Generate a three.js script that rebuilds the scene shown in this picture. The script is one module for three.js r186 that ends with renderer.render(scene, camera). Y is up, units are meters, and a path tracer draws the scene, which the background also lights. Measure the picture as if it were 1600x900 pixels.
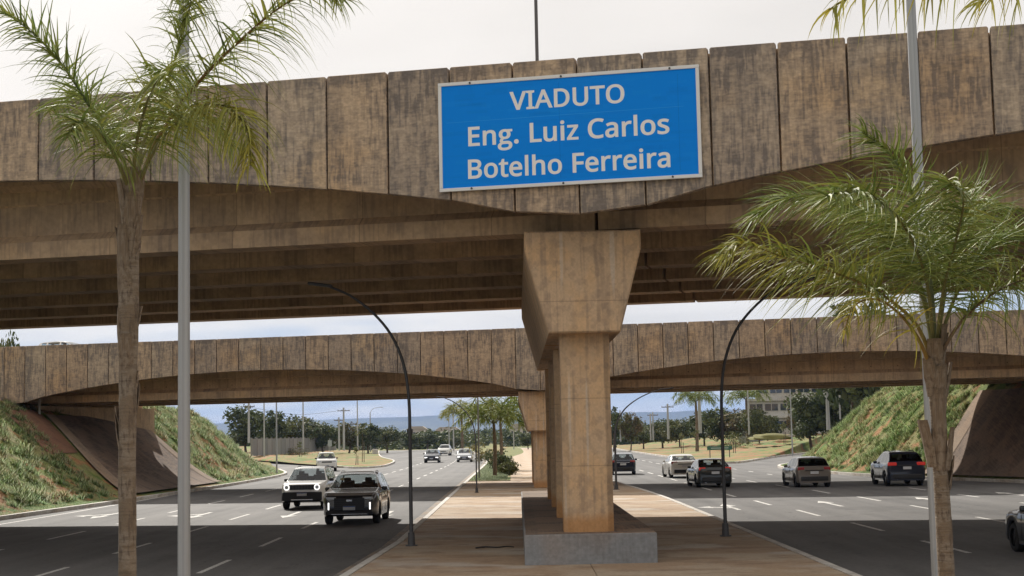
import * as THREE from 'three';
import { mergeGeometries, mergeVertices, toCreasedNormals } from 'three/addons/utils/BufferGeometryUtils.js';
import { RoundedBoxGeometry } from 'three/addons/geometries/RoundedBoxGeometry.js';

/* ------------------------------------------------ camera, sky, sun, exposure */
const scene = new THREE.Scene();
const EYE = 2.8;
const camera = new THREE.PerspectiveCamera(21.24, 16 / 9, 0.1, 40000);
camera.position.set(0, EYE, 0);
camera.up.set(0.02059341, 0.99518691, 0.09580671);
camera.lookAt(-0.00135051, EYE + 0.09585464, -0.99539443);

const renderer = new THREE.WebGLRenderer({ antialias: true });
renderer.setSize(1024, 576);
renderer.toneMapping = THREE.LinearToneMapping;
renderer.toneMappingExposure = 1.14;
renderer.shadowMap.enabled = true;

const SUN = new THREE.Vector3(-0.5, 1, -1.35).normalize();
const sun = new THREE.DirectionalLight(new THREE.Color(1, 0.95, 0.87), 5);
sun.position.copy(SUN).multiplyScalar(200); sun.target.position.set(0, 0, -60);
sun.position.add(sun.target.position);
sun.castShadow = true; sun.shadow.mapSize.set(4096, 4096);
Object.assign(sun.shadow.camera, { left: -130, right: 130, top: 130, bottom: -130, near: 1, far: 600 });
scene.add(sun, sun.target);

/* ------------------------------------------------ random and noise */
function rng(seed) { let s = seed >>> 0; return () => { s = (s + 0x6D2B79F5) | 0; let t = Math.imul(s ^ (s >>> 15), 1 | s); t = (t + Math.imul(t ^ (t >>> 7), 61 | t)) ^ t; return ((t ^ (t >>> 14)) >>> 0) / 4294967296; }; }
const hash = (x, y, s) => { let h = Math.imul(x, 374761393) ^ Math.imul(y, 668265263) ^ Math.imul(s, 2147483647 ^ 0x5bd1e995); h = Math.imul(h ^ (h >>> 13), 1274126177); return ((h ^ (h >>> 16)) >>> 0) / 4294967296; };
function vn(x, y, px, py, s) {            // value noise that tiles every px, py cells
  const xi = Math.floor(x), yi = Math.floor(y), fx = x - xi, fy = y - yi;
  const m = (a, n) => ((a % n) + n) % n, x0 = m(xi, px), x1 = m(xi + 1, px), y0 = m(yi, py), y1 = m(yi + 1, py);
  const u = fx * fx * (3 - 2 * fx), v = fy * fy * (3 - 2 * fy);
  const a = hash(x0, y0, s), b = hash(x1, y0, s), c = hash(x0, y1, s), d = hash(x1, y1, s);
  return a + (b - a) * u + (c - a) * v + (a - b - c + d) * u * v;
}
function fbm(u, v, fx, fy, oct, s) { let a = 0.5, r = 0, t = 0; for (let i = 0; i < oct; i++) { r += a * vn(u * fx, v * fy, fx, fy, s + i * 17); t += a; a *= 0.5; fx *= 2; fy *= 2; } return r / t; }
const sst = (a, b, x) => { const t = Math.min(1, Math.max(0, (x - a) / (b - a))); return t * t * (3 - 2 * t); };
const lerp = (a, b, t) => a + (b - a) * t;
const mix3 = (a, b, t) => [lerp(a[0], b[0], t), lerp(a[1], b[1], t), lerp(a[2], b[2], t)];
const toS = c => c <= 0.0031308 ? 12.92 * c : 1.055 * Math.pow(Math.max(c, 0), 1 / 2.4) - 0.055;
function tex(w, h, fn, srgb = true) {     // fn(u, v) gives linear colour
  const d = new Uint8Array(w * h * 4);
  for (let j = 0; j < h; j++) for (let i = 0; i < w; i++) {
    const c = fn((i + 0.5) / w, (j + 0.5) / h), k = (j * w + i) * 4;
    for (let n = 0; n < 3; n++) d[k + n] = Math.round(255 * Math.min(1, Math.max(0, srgb ? toS(c[n]) : c[n])));
    d[k + 3] = 255;
  }
  const t = new THREE.DataTexture(d, w, h, THREE.RGBAFormat); t.wrapS = t.wrapT = THREE.RepeatWrapping; t.magFilter = THREE.LinearFilter; t.minFilter = THREE.LinearMipmapLinearFilter; t.generateMipmaps = true;
  if (srgb) t.colorSpace = THREE.SRGBColorSpace; t.needsUpdate = true; return t;
}
const rep = (t, a, b) => { t.repeat.set(1 / a, 1 / b); return t; };

/* the sky: hazy cloud overhead, blue showing between cloud bands low down */
{
  const SKY = 0.87, W = 2048, Hh = 1024, d = new Float32Array(W * Hh * 4);
  for (let j = 0; j < Hh; j++) {
    const el = ((j + 0.5) / Hh - 0.5) * Math.PI, y = Math.sin(el), c = Math.cos(el);
    for (let i = 0; i < W; i++) {
      const az = ((i + 0.5) / W - 0.5) * 2 * Math.PI, x = c * Math.cos(az), z = c * Math.sin(az);
      const up = Math.max(y, 0), pr = 1 / (up + 0.055);
      const n1 = fbm(x * pr * 0.055 + 0.5, z * pr * 0.055 + 0.5, 16, 16, 5, 3);
      const n2 = fbm(x * pr * 0.03 + 0.2, z * pr * 0.03 + 0.7, 64, 64, 4, 9);
      const band = fbm(az / 6.2832 + 0.5, el * 2.2 + 1, 32, 96, 3, 21);
      let cov = 0.55 * n1 + 0.25 * n2 + 0.2 * band;
      cov = sst(0.40, 0.58, cov + 0.30 * sst(0.02, 0.16, el) - 0.02);
      const blue = mix3([0.47, 0.60, 0.78], [0.26, 0.43, 0.72], sst(0, 0.5, el));
      const shade = 0.88 + 0.24 * n2;
      const cloud = mix3([0.80, 0.815, 0.84], [0.845, 0.81, 0.775], sst(0.03, 0.14, el)).map(q => q * shade);
      let col = mix3(blue, cloud, 0.15 + 0.85 * cov);
      const cs = Math.max(0, x * SUN.x + y * SUN.y + z * SUN.z);
      const glow = 0.55 * Math.pow(cs, 24) + 0.10 * Math.pow(cs, 4);
      col = [col[0] + glow, col[1] + glow * 0.96, col[2] + glow * 0.9];
      if (el < 0) col = mix3(col, [0.20, 0.19, 0.16], sst(0, -0.05, el));
      const k = (j * W + i) * 4; d[k] = col[0] * SKY; d[k + 1] = col[1] * SKY; d[k + 2] = col[2] * SKY; d[k + 3] = 1;
    }
  }
  const t = new THREE.DataTexture(d, W, Hh, THREE.RGBAFormat, THREE.FloatType);
  t.mapping = THREE.EquirectangularReflectionMapping; t.magFilter = t.minFilter = THREE.LinearFilter; t.wrapS = THREE.RepeatWrapping; t.needsUpdate = true;
  scene.background = t; scene.environment = t;
}
scene.fog = new THREE.FogExp2(new THREE.Color(0.30, 0.46, 0.85), 0.00008);

/* ------------------------------------------------ helpers */
const taken = {};
function numbered(n) { if (!(n in taken)) { taken[n] = 0; return n; } taken[n]++; return n + '_' + String(taken[n]).padStart(3, '0'); }
function mesh(name, geo, mat, parent) { const m = new THREE.Mesh(geo, mat); m.name = parent ? name : numbered(name); m.castShadow = m.receiveShadow = true; (parent || scene).add(m); return m; }
function tag(o, label, category, group, kind) { o.userData = { label, category }; if (group) o.userData.group = group; if (kind) o.userData.kind = kind; return o; }
function thing(name, label, category, pos = [0, 0, 0], ry = 0, group) { const g = new THREE.Group(); g.name = numbered(name); g.position.set(...pos); g.rotation.y = ry; tag(g, label, category, group); scene.add(g); return g; }
function part(name, parent) { const g = new THREE.Group(); g.name = name; parent.add(g); return g; }
function struct(name, geo, mat, label, category) { const m = mesh(name, geo, mat); tag(m, label, category, null, 'structure'); return m; }
function copyOf(o, pos, ry, s, label) { const c = o.clone(); c.name = numbered(o.name.replace(/_\d{3}$/, '')); c.userData = { ...o.userData, label }; c.position.set(...pos); c.rotation.y = ry; if (s) c.scale.set(s, s, s); scene.add(c); return c; }
// a point of the place on the line of sight through a spot of the 1600 x 900 photograph, at a given distance or height
const RX = [0.99978702, 0.02059341, -0.00135051], UX = [-0.02036918, 0.99518691, 0.09585464], FX = [0.00331798, -0.09580671, 0.99539443];
function ray(px, py) { const c = [px - 800, 450 - py, 2400]; return [RX, UX, FX].map(a => a[0] * c[0] + a[1] * c[1] + a[2] * c[2]); }
function at(px, py, D) { const r = ray(px, py), t = D / r[2]; return new THREE.Vector3(r[0] * t, EYE + r[1] * t, -D); }
function box(w, h, d, x = 0, y = 0, z = 0) { return new THREE.BoxGeometry(w, h, d).translate(x, y, z); }
function rbox(w, h, d, r, x = 0, y = 0, z = 0) { return new RoundedBoxGeometry(w, h, d, 2, r).translate(x, y, z); }
function cyl(r0, r1, h, seg, x = 0, y = 0, z = 0) { return new THREE.CylinderGeometry(r1, r0, h, seg).translate(x, y + h / 2, z); }
function tube(pts, r0, r1, seg = 12, rad = 7) {   // tapered tube
  const cv = new THREE.CatmullRomCurve3(pts), g = new THREE.TubeGeometry(cv, seg, 1, rad, false), p = g.attributes.position, n = g.attributes.normal;
  for (let i = 0; i <= seg; i++) { const c = cv.getPointAt(i / seg), r = lerp(r0, r1, i / seg); for (let j = 0; j <= rad; j++) { const k = i * (rad + 1) + j; p.setXYZ(k, c.x + n.getX(k) * r, c.y + n.getY(k) * r, c.z + n.getZ(k) * r); } }
  return g;
}
function merge(list) { return mergeGeometries(list.map(g => { const q = g.index ? g.toNonIndexed() : g; for (const a of Object.keys(q.attributes)) if (!['position', 'normal', 'uv', 'color'].includes(a)) q.deleteAttribute(a); return q; })); }
function planUV(g) { const p = g.attributes.position, uv = new Float32Array(p.count * 2); for (let i = 0; i < p.count; i++) { uv[2 * i] = p.getX(i); uv[2 * i + 1] = p.getZ(i); } g.setAttribute('uv', new THREE.BufferAttribute(uv, 2)); return g; }
function boxUV(g) {                        // uv in metres by the way a face points
  const q = g.index ? g.toNonIndexed() : g; q.computeVertexNormals(); const p = q.attributes.position, n = q.attributes.normal, uv = new Float32Array(p.count * 2);
  for (let i = 0; i < p.count; i++) { const ax = Math.abs(n.getX(i)), ay = Math.abs(n.getY(i)), az = Math.abs(n.getZ(i)); if (ay > ax && ay > az) { uv[2 * i] = p.getX(i); uv[2 * i + 1] = p.getZ(i); } else if (ax > az) { uv[2 * i] = p.getZ(i); uv[2 * i + 1] = p.getY(i); } else { uv[2 * i] = p.getX(i); uv[2 * i + 1] = p.getY(i); } }
  q.setAttribute('uv', new THREE.BufferAttribute(uv, 2)); return q;
}
function slab(pts, y0, y1, hole) {           // plan polygon [X, D] raised from y0 to y1
  const s = new THREE.Shape(pts.map(([x, d]) => new THREE.Vector2(x, d)));
  const g = new THREE.ExtrudeGeometry(s, { depth: y1 - y0, bevelEnabled: false }); g.rotateX(-Math.PI / 2); g.translate(0, y0, 0); return planUV(g);
}
function sheet(pts, y) { const g = new THREE.ShapeGeometry(new THREE.Shape(pts.map(([x, d]) => new THREE.Vector2(x, d)))); g.rotateX(-Math.PI / 2); g.translate(0, y, 0); return planUV(g); }
const std = (o) => new THREE.MeshStandardMaterial(o);
const lin = (r, g, b) => new THREE.Color().setRGB(r, g, b);

/* ------------------------------------------------ materials */
const concTex = (base, dark, warm, s, amt) => tex(1024, 512, (u, v) => {
  const blot = fbm(u, v, 10, 4, 5, s), fine = fbm(u, v, 128, 64, 3, s + 5), strk = fbm(u, v, 200, 5, 3, s + 9), form = fbm(u, v, 24, 90, 3, s + 13), big = fbm(u, v, 5, 2, 3, s + 31);
  let c = mix3(base, warm, sst(0.45, 0.72, big));
  const g = amt * (0.55 * sst(0.44, 0.66, blot) + 0.60 * sst(0.46, 0.68, strk) * sst(0.34, 0.60, blot * 0.6 + big * 0.4) + 0.32 * sst(0.48, 0.66, form));
  c = mix3(c, dark, Math.min(0.85, g)); const k = 0.80 + 0.40 * fine; return c.map(q => q * k);
});
const bumpTex = tex(512, 512, (u, v) => { const a = 0.6 * fbm(u, v, 40, 40, 4, 77) + 0.4 * fbm(u, v, 60, 8, 3, 78); return [a, a, a]; }, false);
const M = {};
{
  const pt = tex(2048, 512, (u, v) => {    // weathered cast panels, 21.36 m by 3.3 m; black algae grows at the top rim and the drip edge
    const blot = fbm(u, v, 26, 5, 4, 101), mott = fbm(u, v, 150, 26, 4, 103), fine = fbm(u, v, 420, 90, 2, 105), strk = fbm(u, v, 520, 9, 3, 109), wide = fbm(u, v, 150, 3, 4, 111), form = fbm(u, v, 90, 110, 2, 113), big = fbm(u, v, 12, 3, 3, 131);
    let c = mix3([0.48, 0.375, 0.27], [0.51, 0.37, 0.235], sst(0.45, 0.7, big));
    let g = 0.16 * sst(0.42, 0.66, blot) + 0.55 * sst(0.44, 0.66, strk) * (0.45 + 0.55 * sst(0.32, 0.60, blot)) + 0.30 * sst(0.42, 0.68, mott) + 0.20 * sst(0.48, 0.66, form) + 0.38 * sst(0.46, 0.68, wide);
    g += 0.40 * sst(0.91, 0.97, v) * sst(0.35, 0.6, fbm(u, v, 90, 3, 3, 151)) + 0.6 * sst(0.20, 0.05, v) * sst(0.30, 0.55, fbm(u, v, 150, 4, 3, 157));
    c = mix3(c, [0.15, 0.128, 0.115], Math.min(0.85, g * 0.82)); const k = 0.78 + 0.44 * fine; return c.map(q => q * k);
  });
  M.panel = [[1, 1, 1], [1.08, 1.02, 0.95], [0.90, 0.90, 0.92], [1.0, 0.94, 0.88]].map(c => std({ color: lin(...c), map: rep(pt, 21.36, 3.3), roughness: 0.92, bumpMap: rep(bumpTex.clone(), 2.5, 2.5), bumpScale: 0.006 }));
  const ct = tex(1024, 512, (u, v) => {     // girder concrete: pour joints and tie holes
    const blot = fbm(u, v, 10, 4, 5, 211), fine = fbm(u, v, 128, 64, 3, 216), strk = fbm(u, v, 160, 6, 3, 220), big = fbm(u, v, 5, 3, 3, 242), bay = hash(Math.floor(u * 3.001), 3, 9) - 0.5;
    let c = mix3([0.52, 0.37, 0.235], [0.57, 0.385, 0.22], sst(0.4, 0.7, big)); c = mix3(c, [0.22, 0.165, 0.125], 0.4 * sst(0.46, 0.7, blot) + 0.3 * sst(0.5, 0.7, strk)).map(q => q * (0.84 + 0.32 * fine) * (1 + 0.16 * bay));
    const ju = (u * 3) % 1, hx = ((u * 7) % 1 - 0.5) * 1.29, hy = (v - 0.30) * 4.5; if (ju < 0.006) c = c.map(q => q * 0.6); if (hx * hx + hy * hy < 0.0008) c = c.map(q => q * 0.25); return c;
  });
  M.girder = std({ map: rep(ct, 9, 4.5), roughness: 0.9, bumpMap: rep(bumpTex.clone(), 3, 3), bumpScale: 0.004 });
  const pc = tex(512, 1024, (u, v) => {    // pier concrete with pale lime runs
    const strk = fbm(u, v, 40, 4, 3, 311), lime = fbm(u, v, 26, 2, 2, 317), blot = fbm(u, v, 6, 10, 5, 321), fine = fbm(u, v, 90, 160, 3, 331), mott = fbm(u, v, 24, 48, 4, 341);
    let c = mix3([0.57, 0.40, 0.25], [0.62, 0.41, 0.23], sst(0.4, 0.7, blot));
    c = mix3(c, [0.30, 0.215, 0.15], 0.40 * sst(0.5, 0.74, strk) + 0.35 * sst(0.48, 0.7, mott)); c = mix3(c, [0.60, 0.53, 0.44], 0.45 * sst(0.72, 0.82, lime));
    const hy = v * 6.5, edge = 1.02 + 0.30 * fbm(u, 0.5, 14, 2, 4, 351); c = mix3(c, [0.46, 0.22, 0.07], 0.75 * sst(edge + 0.12, edge - 0.16, hy) * sst(0.6, 0.76, hy)); for (const q of [2.15, 3.55, 5.55, 6.62]) if (Math.abs(hy - q) < 0.011) c = c.map(z => z * 0.72);
    const k = 0.86 + 0.28 * fine; return c.map(q => q * k);
  });
  M.pier = std({ map: rep(pc, 3.1, 6.5), roughness: 0.88, bumpMap: rep(bumpTex.clone(), 2.5, 2.5), bumpScale: 0.004 });
  M.pierStain = std({ map: rep(pc, 3.1, 6.5), color: lin(1.0, 0.72, 0.42), roughness: 0.9 });
  M.plinth = std({ map: rep(concTex([0.255, 0.265, 0.275], [0.13, 0.12, 0.115], [0.285, 0.255, 0.235], 411, 0.28), 7, 3.5), roughness: 0.9, bumpMap: rep(bumpTex.clone(), 2, 2), bumpScale: 0.004 });
  M.plinthTop = std({ map: rep(concTex([0.24, 0.17, 0.12], [0.09, 0.07, 0.055], [0.30, 0.19, 0.12], 431, 0.6), 6, 3), roughness: 0.95 });
  M.dark = std({ color: lin(0.03, 0.03, 0.032), roughness: 0.8 });
  M.pipe = std({ color: lin(0.32, 0.32, 0.30), roughness: 0.6 });
  const asp = tex(1024, 1024, (u, v) => {
    const g = fbm(u, v, 260, 260, 2, 501), b = fbm(u, v, 8, 4, 4, 503), t = fbm(u, v, 22, 2, 3, 507), cr = fbm(u, v, 12, 12, 4, 509);
    let k = 0.78 + 0.26 * g + 0.34 * (b - 0.5) + 0.46 * (t - 0.5); k -= 0.16 * sst(0.60, 0.68, fbm(u, v, 9, 14, 4, 511)); const ph = (u * 4) % 1, oil = fbm(u, v, 16, 12, 4, 513); k -= 0.22 * Math.exp(-(((ph - 0.5) / 0.09) ** 2)) * sst(0.3, 0.6, oil) + 0.09 * (Math.exp(-(((ph - 0.26) / 0.07) ** 2)) + Math.exp(-(((ph - 0.74) / 0.07) ** 2))) * (0.5 + oil); if (Math.abs(cr - 0.5) < 0.004) k *= 0.7;
    return [0.136 * k, 0.130 * k, 0.125 * k];
  });
  const lane = (w, x0) => { const t = rep(asp.clone(), w, 40); t.offset.x = -x0 / w; t.needsUpdate = true; return std({ map: t, roughness: 0.88 }); };
  M.asphaltL = lane(14.4, -6.9); M.asphaltR = lane(15.6, 9.6);
  M.mark = std({ map: rep(tex(256, 256, (u, v) => { const w = sst(0.34, 0.5, fbm(u, v, 40, 40, 4, 531)); const c = mix3([0.24, 0.23, 0.215], [0.66, 0.645, 0.61], 0.35 + 0.65 * w); return c; }), 1.3, 1.3), roughness: 0.8 });
  const pv = tex(1024, 1024, (u, v) => {
    const b = fbm(u, v, 7, 7, 5, 551), f = fbm(u, v, 200, 200, 2, 553), d = fbm(u, v, 13, 17, 5, 557), w = fbm(u, v, 4, 4, 3, 559);
    let c = mix3([0.41, 0.295, 0.195], [0.46, 0.365, 0.265], sst(0.42, 0.68, b)); c = mix3(c, [0.52, 0.475, 0.41], 0.7 * sst(0.56, 0.7, w)); c = mix3(c, [0.24, 0.155, 0.10], 0.55 * sst(0.5, 0.75, d)); const k = 0.84 + 0.32 * f; return c.map(q => q * k);
  });
  M.pave = [[1, 1, 1], [0.97, 0.965, 0.95], [1.03, 1.02, 1.0], [0.98, 0.96, 0.95]].map(c => std({ map: rep(pv, 9, 9), color: lin(...c), roughness: 0.92 }));
  M.kerb = std({ map: rep(concTex([0.60, 0.575, 0.53], [0.24, 0.19, 0.15], [0.58, 0.50, 0.41], 571, 0.55), 8, 4), roughness: 0.85 });
  M.gutter = std({ map: rep(concTex([0.30, 0.275, 0.245], [0.12, 0.10, 0.085], [0.32, 0.25, 0.18], 591, 0.6), 8, 4), roughness: 0.9 });
  const gr = (s, dry) => tex(1024, 1024, (u, v) => {
    const a = fbm(u, v, 9, 9, 5, s), b = fbm(u, v, 160, 160, 3, s + 3), e = fbm(u, v, 16, 16, 5, s + 7), y = fbm(u, v, 28, 28, 4, s + 11);
    let c = mix3([0.075, 0.13, 0.018], [0.15, 0.19, 0.034], sst(0.35, 0.65, y)); c = mix3(c, [0.22, 0.19, 0.075], sst(0.48 - dry * 0.1, 0.70 - dry * 0.1, a) * 0.8);
    c = mix3(c, [0.30, 0.135, 0.055], sst(0.56 - dry * 0.09, 0.66 - dry * 0.07, e) * 0.9); const k = 0.55 + 0.9 * b; return c.map(q => q * k);
  });
  M.bank = std({ map: rep(gr(601, 0.3), 17, 17), roughness: 1, bumpMap: rep(bumpTex.clone(), 4, 4), bumpScale: 0.08 });
  M.lawn = std({ map: rep(gr(641, 0.1), 23, 23), roughness: 1 });
  M.dirtLawn = std({ map: rep(gr(671, 0.58), 31, 31), roughness: 1 });
  M.paving = std({ map: rep(concTex([0.24, 0.17, 0.125], [0.10, 0.072, 0.055], [0.26, 0.17, 0.115], 691, 0.7), 6, 3), roughness: 0.95, bumpMap: rep(bumpTex.clone(), 2, 2), bumpScale: 0.02 });
  M.pavingRim = std({ map: rep(concTex([0.30, 0.22, 0.155], [0.14, 0.105, 0.08], [0.32, 0.22, 0.145], 697, 0.5), 6, 3), roughness: 0.95 });
  M.redsoil = std({ map: rep(concTex([0.17, 0.078, 0.042], [0.09, 0.048, 0.028], [0.20, 0.095, 0.05], 699, 0.6), 5, 2.5), roughness: 1 });
  const gv = tex(256, 512, (u, v) => { const a = fbm(u, v, 12, 10, 4, 701), b = fbm(u, v, 30, 4, 3, 703); const k = 0.85 + 0.35 * (a - 0.5) + 0.3 * (b - 0.5); return [0.42 * k, 0.43 * k, 0.44 * k]; });
  M.galv = std({ map: rep(gv, 1, 3), roughness: 0.55, metalness: 0.35 });
  M.lampPole = std({ color: lin(0.085, 0.085, 0.09), roughness: 0.5, metalness: 0.3 });
  M.palePole = std({ map: rep(gv, 1, 3), color: lin(1.1, 1.08, 1.03), roughness: 0.8 });
  M.woodPole = std({ color: lin(0.13, 0.10, 0.08), roughness: 0.95 });
  const bark = tex(256, 1024, (u, v) => { const rings = fbm(u, v, 2, 44, 2, 801), f = fbm(u, v, 40, 160, 3, 803), st = fbm(u, v, 22, 9, 4, 805), b = fbm(u, v, 4, 12, 4, 807); let c = mix3([0.21, 0.168, 0.125], [0.165, 0.122, 0.082], sst(0.35, 0.65, b)); c = mix3(c, [0.10, 0.072, 0.05], 0.7 * sst(0.52, 0.70, st) + 0.45 * sst(0.60, 0.70, rings)); const k = 0.75 + 0.5 * f; return c.map(q => q * k); });
  M.palmBark = std({ map: rep(bark, 1, 1), roughness: 0.95, bumpMap: rep(tex(256, 512, (u, v) => { const a = 0.5 * fbm(u, v, 3, 40, 3, 811) + 0.5 * fbm(u, v, 24, 30, 4, 813); return [a, a, a]; }, false), 1, 1), bumpScale: 0.02 });
  M.boot = std({ map: rep(bark.clone(), 0.5, 2), color: lin(1.0, 0.98, 0.96), roughness: 0.95, side: THREE.DoubleSide });
  M.frond = new THREE.MeshPhysicalMaterial({ vertexColors: true, roughness: 0.62, transmission: 0.35, thickness: 0, side: THREE.DoubleSide, specularIntensity: 0.35 });
  M.leaf = new THREE.MeshPhysicalMaterial({ vertexColors: true, roughness: 0.8, transmission: 0.2, thickness: 0, side: THREE.DoubleSide });
  M.bark = std({ color: lin(0.12, 0.09, 0.065), roughness: 1 });
}

/* ------------------------------------------------ the ground */
const cs = D => D < 140 ? 0 : -2.65e-4 * (D - 140) ** 2;
struct('ground', planUV(new THREE.CircleGeometry(14000, 96).rotateX(-Math.PI / 2).translate(0, -0.06, 0)), M.lawn, 'flat grassy ground reaching to the hills', 'ground');
struct('road_left', sheet([[-75, -30], [1.4, -30], [1.4, 360], [-75, 360]], 0), M.asphaltL, 'grey asphalt carriageway left of the median', 'road'); struct('road_right', sheet([[1.4, -30], [75, -30], [75, 360], [1.4, 360]], 0), M.asphaltR, 'grey asphalt carriageway right of the median', 'road');

function strip(line, off0, off1, y0, y1) {   // a bar following a plan polyline between two side offsets
  const P = line.map(([x, d]) => new THREE.Vector2(x, d)), n = P.length, L = [], R = [];
  for (let i = 0; i < n; i++) { const a = P[Math.max(0, i - 1)], b = P[Math.min(n - 1, i + 1)], t = b.clone().sub(a).normalize(), q = new THREE.Vector2(t.y, -t.x); L.push([P[i].x + q.x * off0, P[i].y + q.y * off0]); R.push([P[i].x + q.x * off1, P[i].y + q.y * off1]); }
  const pos = [], v = (p, y) => [p[0], y, -p[1]], quad = (a, b, c, d) => pos.push(...a, ...b, ...c, ...a, ...c, ...d);
  for (let i = 0; i < n - 1; i++) {
    quad(v(L[i], y1), v(R[i], y1), v(R[i + 1], y1), v(L[i + 1], y1));
    if (y1 - y0 > 0.01) { quad(v(R[i], y0), v(R[i + 1], y0), v(R[i + 1], y1), v(R[i], y1)); quad(v(L[i], y1), v(L[i + 1], y1), v(L[i + 1], y0), v(L[i], y0)); }
  }
  if (y1 - y0 > 0.01) { quad(v(L[0], y0), v(R[0], y0), v(R[0], y1), v(L[0], y1)); const m = n - 1; quad(v(L[m], y1), v(R[m], y1), v(R[m], y0), v(L[m], y0)); }
  const g = new THREE.BufferGeometry(); g.setAttribute('position', new THREE.Float32BufferAttribute(pos, 3)); return boxUV(g);
}
function smooth(line, step = 2) { const c = new THREE.CatmullRomCurve3(line.map(([x, d]) => new THREE.Vector3(x, 0, d)), false, 'centripetal'), n = Math.max(2, Math.ceil(c.getLength() / step)); return c.getSpacedPoints(n).map(p => [p.x, p.z]); }

// median: walkway slabs, then grass with a path
const medL = [], medR = [];
for (let d = -26; d <= 356; d += 6) { medL.push([-3.15 - (d < 40 ? (40 - d) * 0.035 : 0) + cs(d), d]); medR.push([(d < 60 ? 6.15 : lerp(6.15, 4.9, sst(60, 110, d))) + 0.4 * cs(d), d]); }
const edgeAt = (line, d) => { const i = Math.min(line.length - 2, Math.max(0, Math.floor((d + 26) / 6))), t = (d - line[i][1]) / 6; return lerp(line[i][0], line[i + 1][0], t); };
{
  const w = new THREE.Group(); w.name = numbered('walkway'); scene.add(w); tag(w, 'tan concrete walkway of slabs along the median round the pier', 'walkway', null, 'structure');
  mesh('walkway_base', slab([...medL.filter(p => p[1] <= 93), ...medR.filter(p => p[1] <= 93).reverse()].map(([x, d], i, a) => [x, d]), -0.02, 0.12), M.gutter, w);
  const R = rng(5);
  for (let d = 12; d < 92; d += 2.0) for (let k = 0; k < 2; k++) {
    const d1 = d + 1.97, m = 1.45, g = 0.008, a0 = k ? m + g : edgeAt(medL, d) + 0.16, b0 = k ? edgeAt(medR, d) - 0.16 : m - g, a1 = k ? m + g : edgeAt(medL, d1) + 0.16, b1 = k ? edgeAt(medR, d1) - 0.16 : m - g;
    mesh('paving_slab', slab([[a0, d], [b0, d], [b1, d1], [a1, d1]], 0.118, 0.15 + R() * 0.004), M.pave[Math.floor(R() * 4)], w);
  }
  const lawn = [...medL.filter(p => p[1] >= 94), ...medR.filter(p => p[1] >= 94).reverse()];
  struct('median_lawn', slab(lawn, -0.02, 0.13), M.lawn, 'strip of grass on the median beyond the walkway', 'grass');
  const pl = smooth([[1.3, 92], [1.2, 120], [0.9, 150], [0.9, 190], [2.6, 240], [2.5, 330]], 5);
  struct('path', strip(pl, -1.75, 1.75, -0.01, 0.16), M.pave[2], 'tan footpath running away along the median grass', 'path');
  struct('median_kerb', merge([strip(medL, -0.02, 0.15, -0.02, 0.165), strip(medR, -0.15, 0.02, -0.02, 0.165)]), M.kerb, 'pale kerb edging the median on both sides', 'kerb');
  struct('gutter', merge([strip(medL, -0.42, -0.022, -0.02, 0.006), strip(medR, 0.022, 0.36, -0.02, 0.006)]), M.gutter, 'concrete gutter strip along the median kerbs', 'gutter');
}
// painted lines
{
  const list = [], dash = (x, d0, l, w = 0.13, curve = true) => { const pts = []; for (let i = 0; i <= 2; i++) { const d = d0 + l * i / 2; pts.push([x + (curve ? cs(d) : 0), d]); } list.push(strip(pts, -w / 2, w / 2, 0.0035, 0.0045)); };
  for (let d = 9.4; d < 340; d += 8) { dash(-6.9 - (d > 150 ? 0.0 : 0), d, 3.6); dash(-10.4, d - 1.6, 4); if (d < 125) dash(-14.1, d - 3, 4); }
  for (let d = 10.6; d < 340; d += 8) { dash(lerp(10.0, 9.3, sst(40, 70, d)), d, 4, 0.14, false); dash(lerp(14.2, 12.9, sst(50, 90, d)), d + 1.6, 4, 0.14, false); if (d > 30 && d < 75) dash(18.3, d - 5, 3, 0.14, false); if (d > 78 && d < 130) dash(16.2, d, 2, 0.14, false); }
  const lL = []; for (let d = -20; d < 126; d += 6) lL.push([-18.6 - (d < 60 ? (60 - d) * 0.025 : 0), d]); list.push(strip(lL, -0.07, 0.07, 0.0035, 0.0045));
  for (let d = 100; d < 330; d += 6) { }
  struct('lane_marking', merge(list), M.mark, 'worn white dashed lane lines on the asphalt', 'road marking');
  const arrow = (x, d, dir, turn) => {   // a painted lane arrow: shaft and head, some with a turning branch
    const s = [[-0.08, 0], [0.08, 0], [0.08, 3.0], [0.32, 3.0], [0, 4.6], [-0.32, 3.0], [-0.08, 3.0]];
    const g = [s]; if (turn) g.push([[0.08, 1.2], [turn * 0.7, 2.0], [turn * 0.7, 1.7], [turn * 1.25, 2.35], [turn * 0.7, 3.0], [turn * 0.7, 2.5], [0.08, 1.75]]);
    return merge(g.map(q => sheet(q.map(([a, b]) => [x + a * dir, d + b * dir]), 0.0042)));
  };
  const ar = [[-4.9, 60, -1, 0], [-8.6, 61, -1, 0], [-12.3, 62, -1, 1], [-16.3, 63.5, -1, 1], [7.9, 55.5, 1, -1], [11.8, 56.5, 1, 0], [16.0, 58, 1, 0], [20.3, 61.5, 1, 1]];
  ar.forEach(([x, d, s, t], i) => { const m = mesh('lane_arrow', arrow(x, d, s, t), M.mark); tag(m, ['white arrow painted beside the black oncoming car', 'white arrow painted ahead of the white oncoming car', 'white arrow painted behind the grey light pole, left road', 'white arrow painted nearest the left kerb, by the left palm trunk', 'white arrow painted nearest the median on the right road', 'white arrow painted in the second lane of the right road', 'white arrow painted left of the right palm trunk', 'white arrow painted nearest the right kerb, right of the palm trunk'][i], 'road marking', 'lane arrows'); });
}
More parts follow.
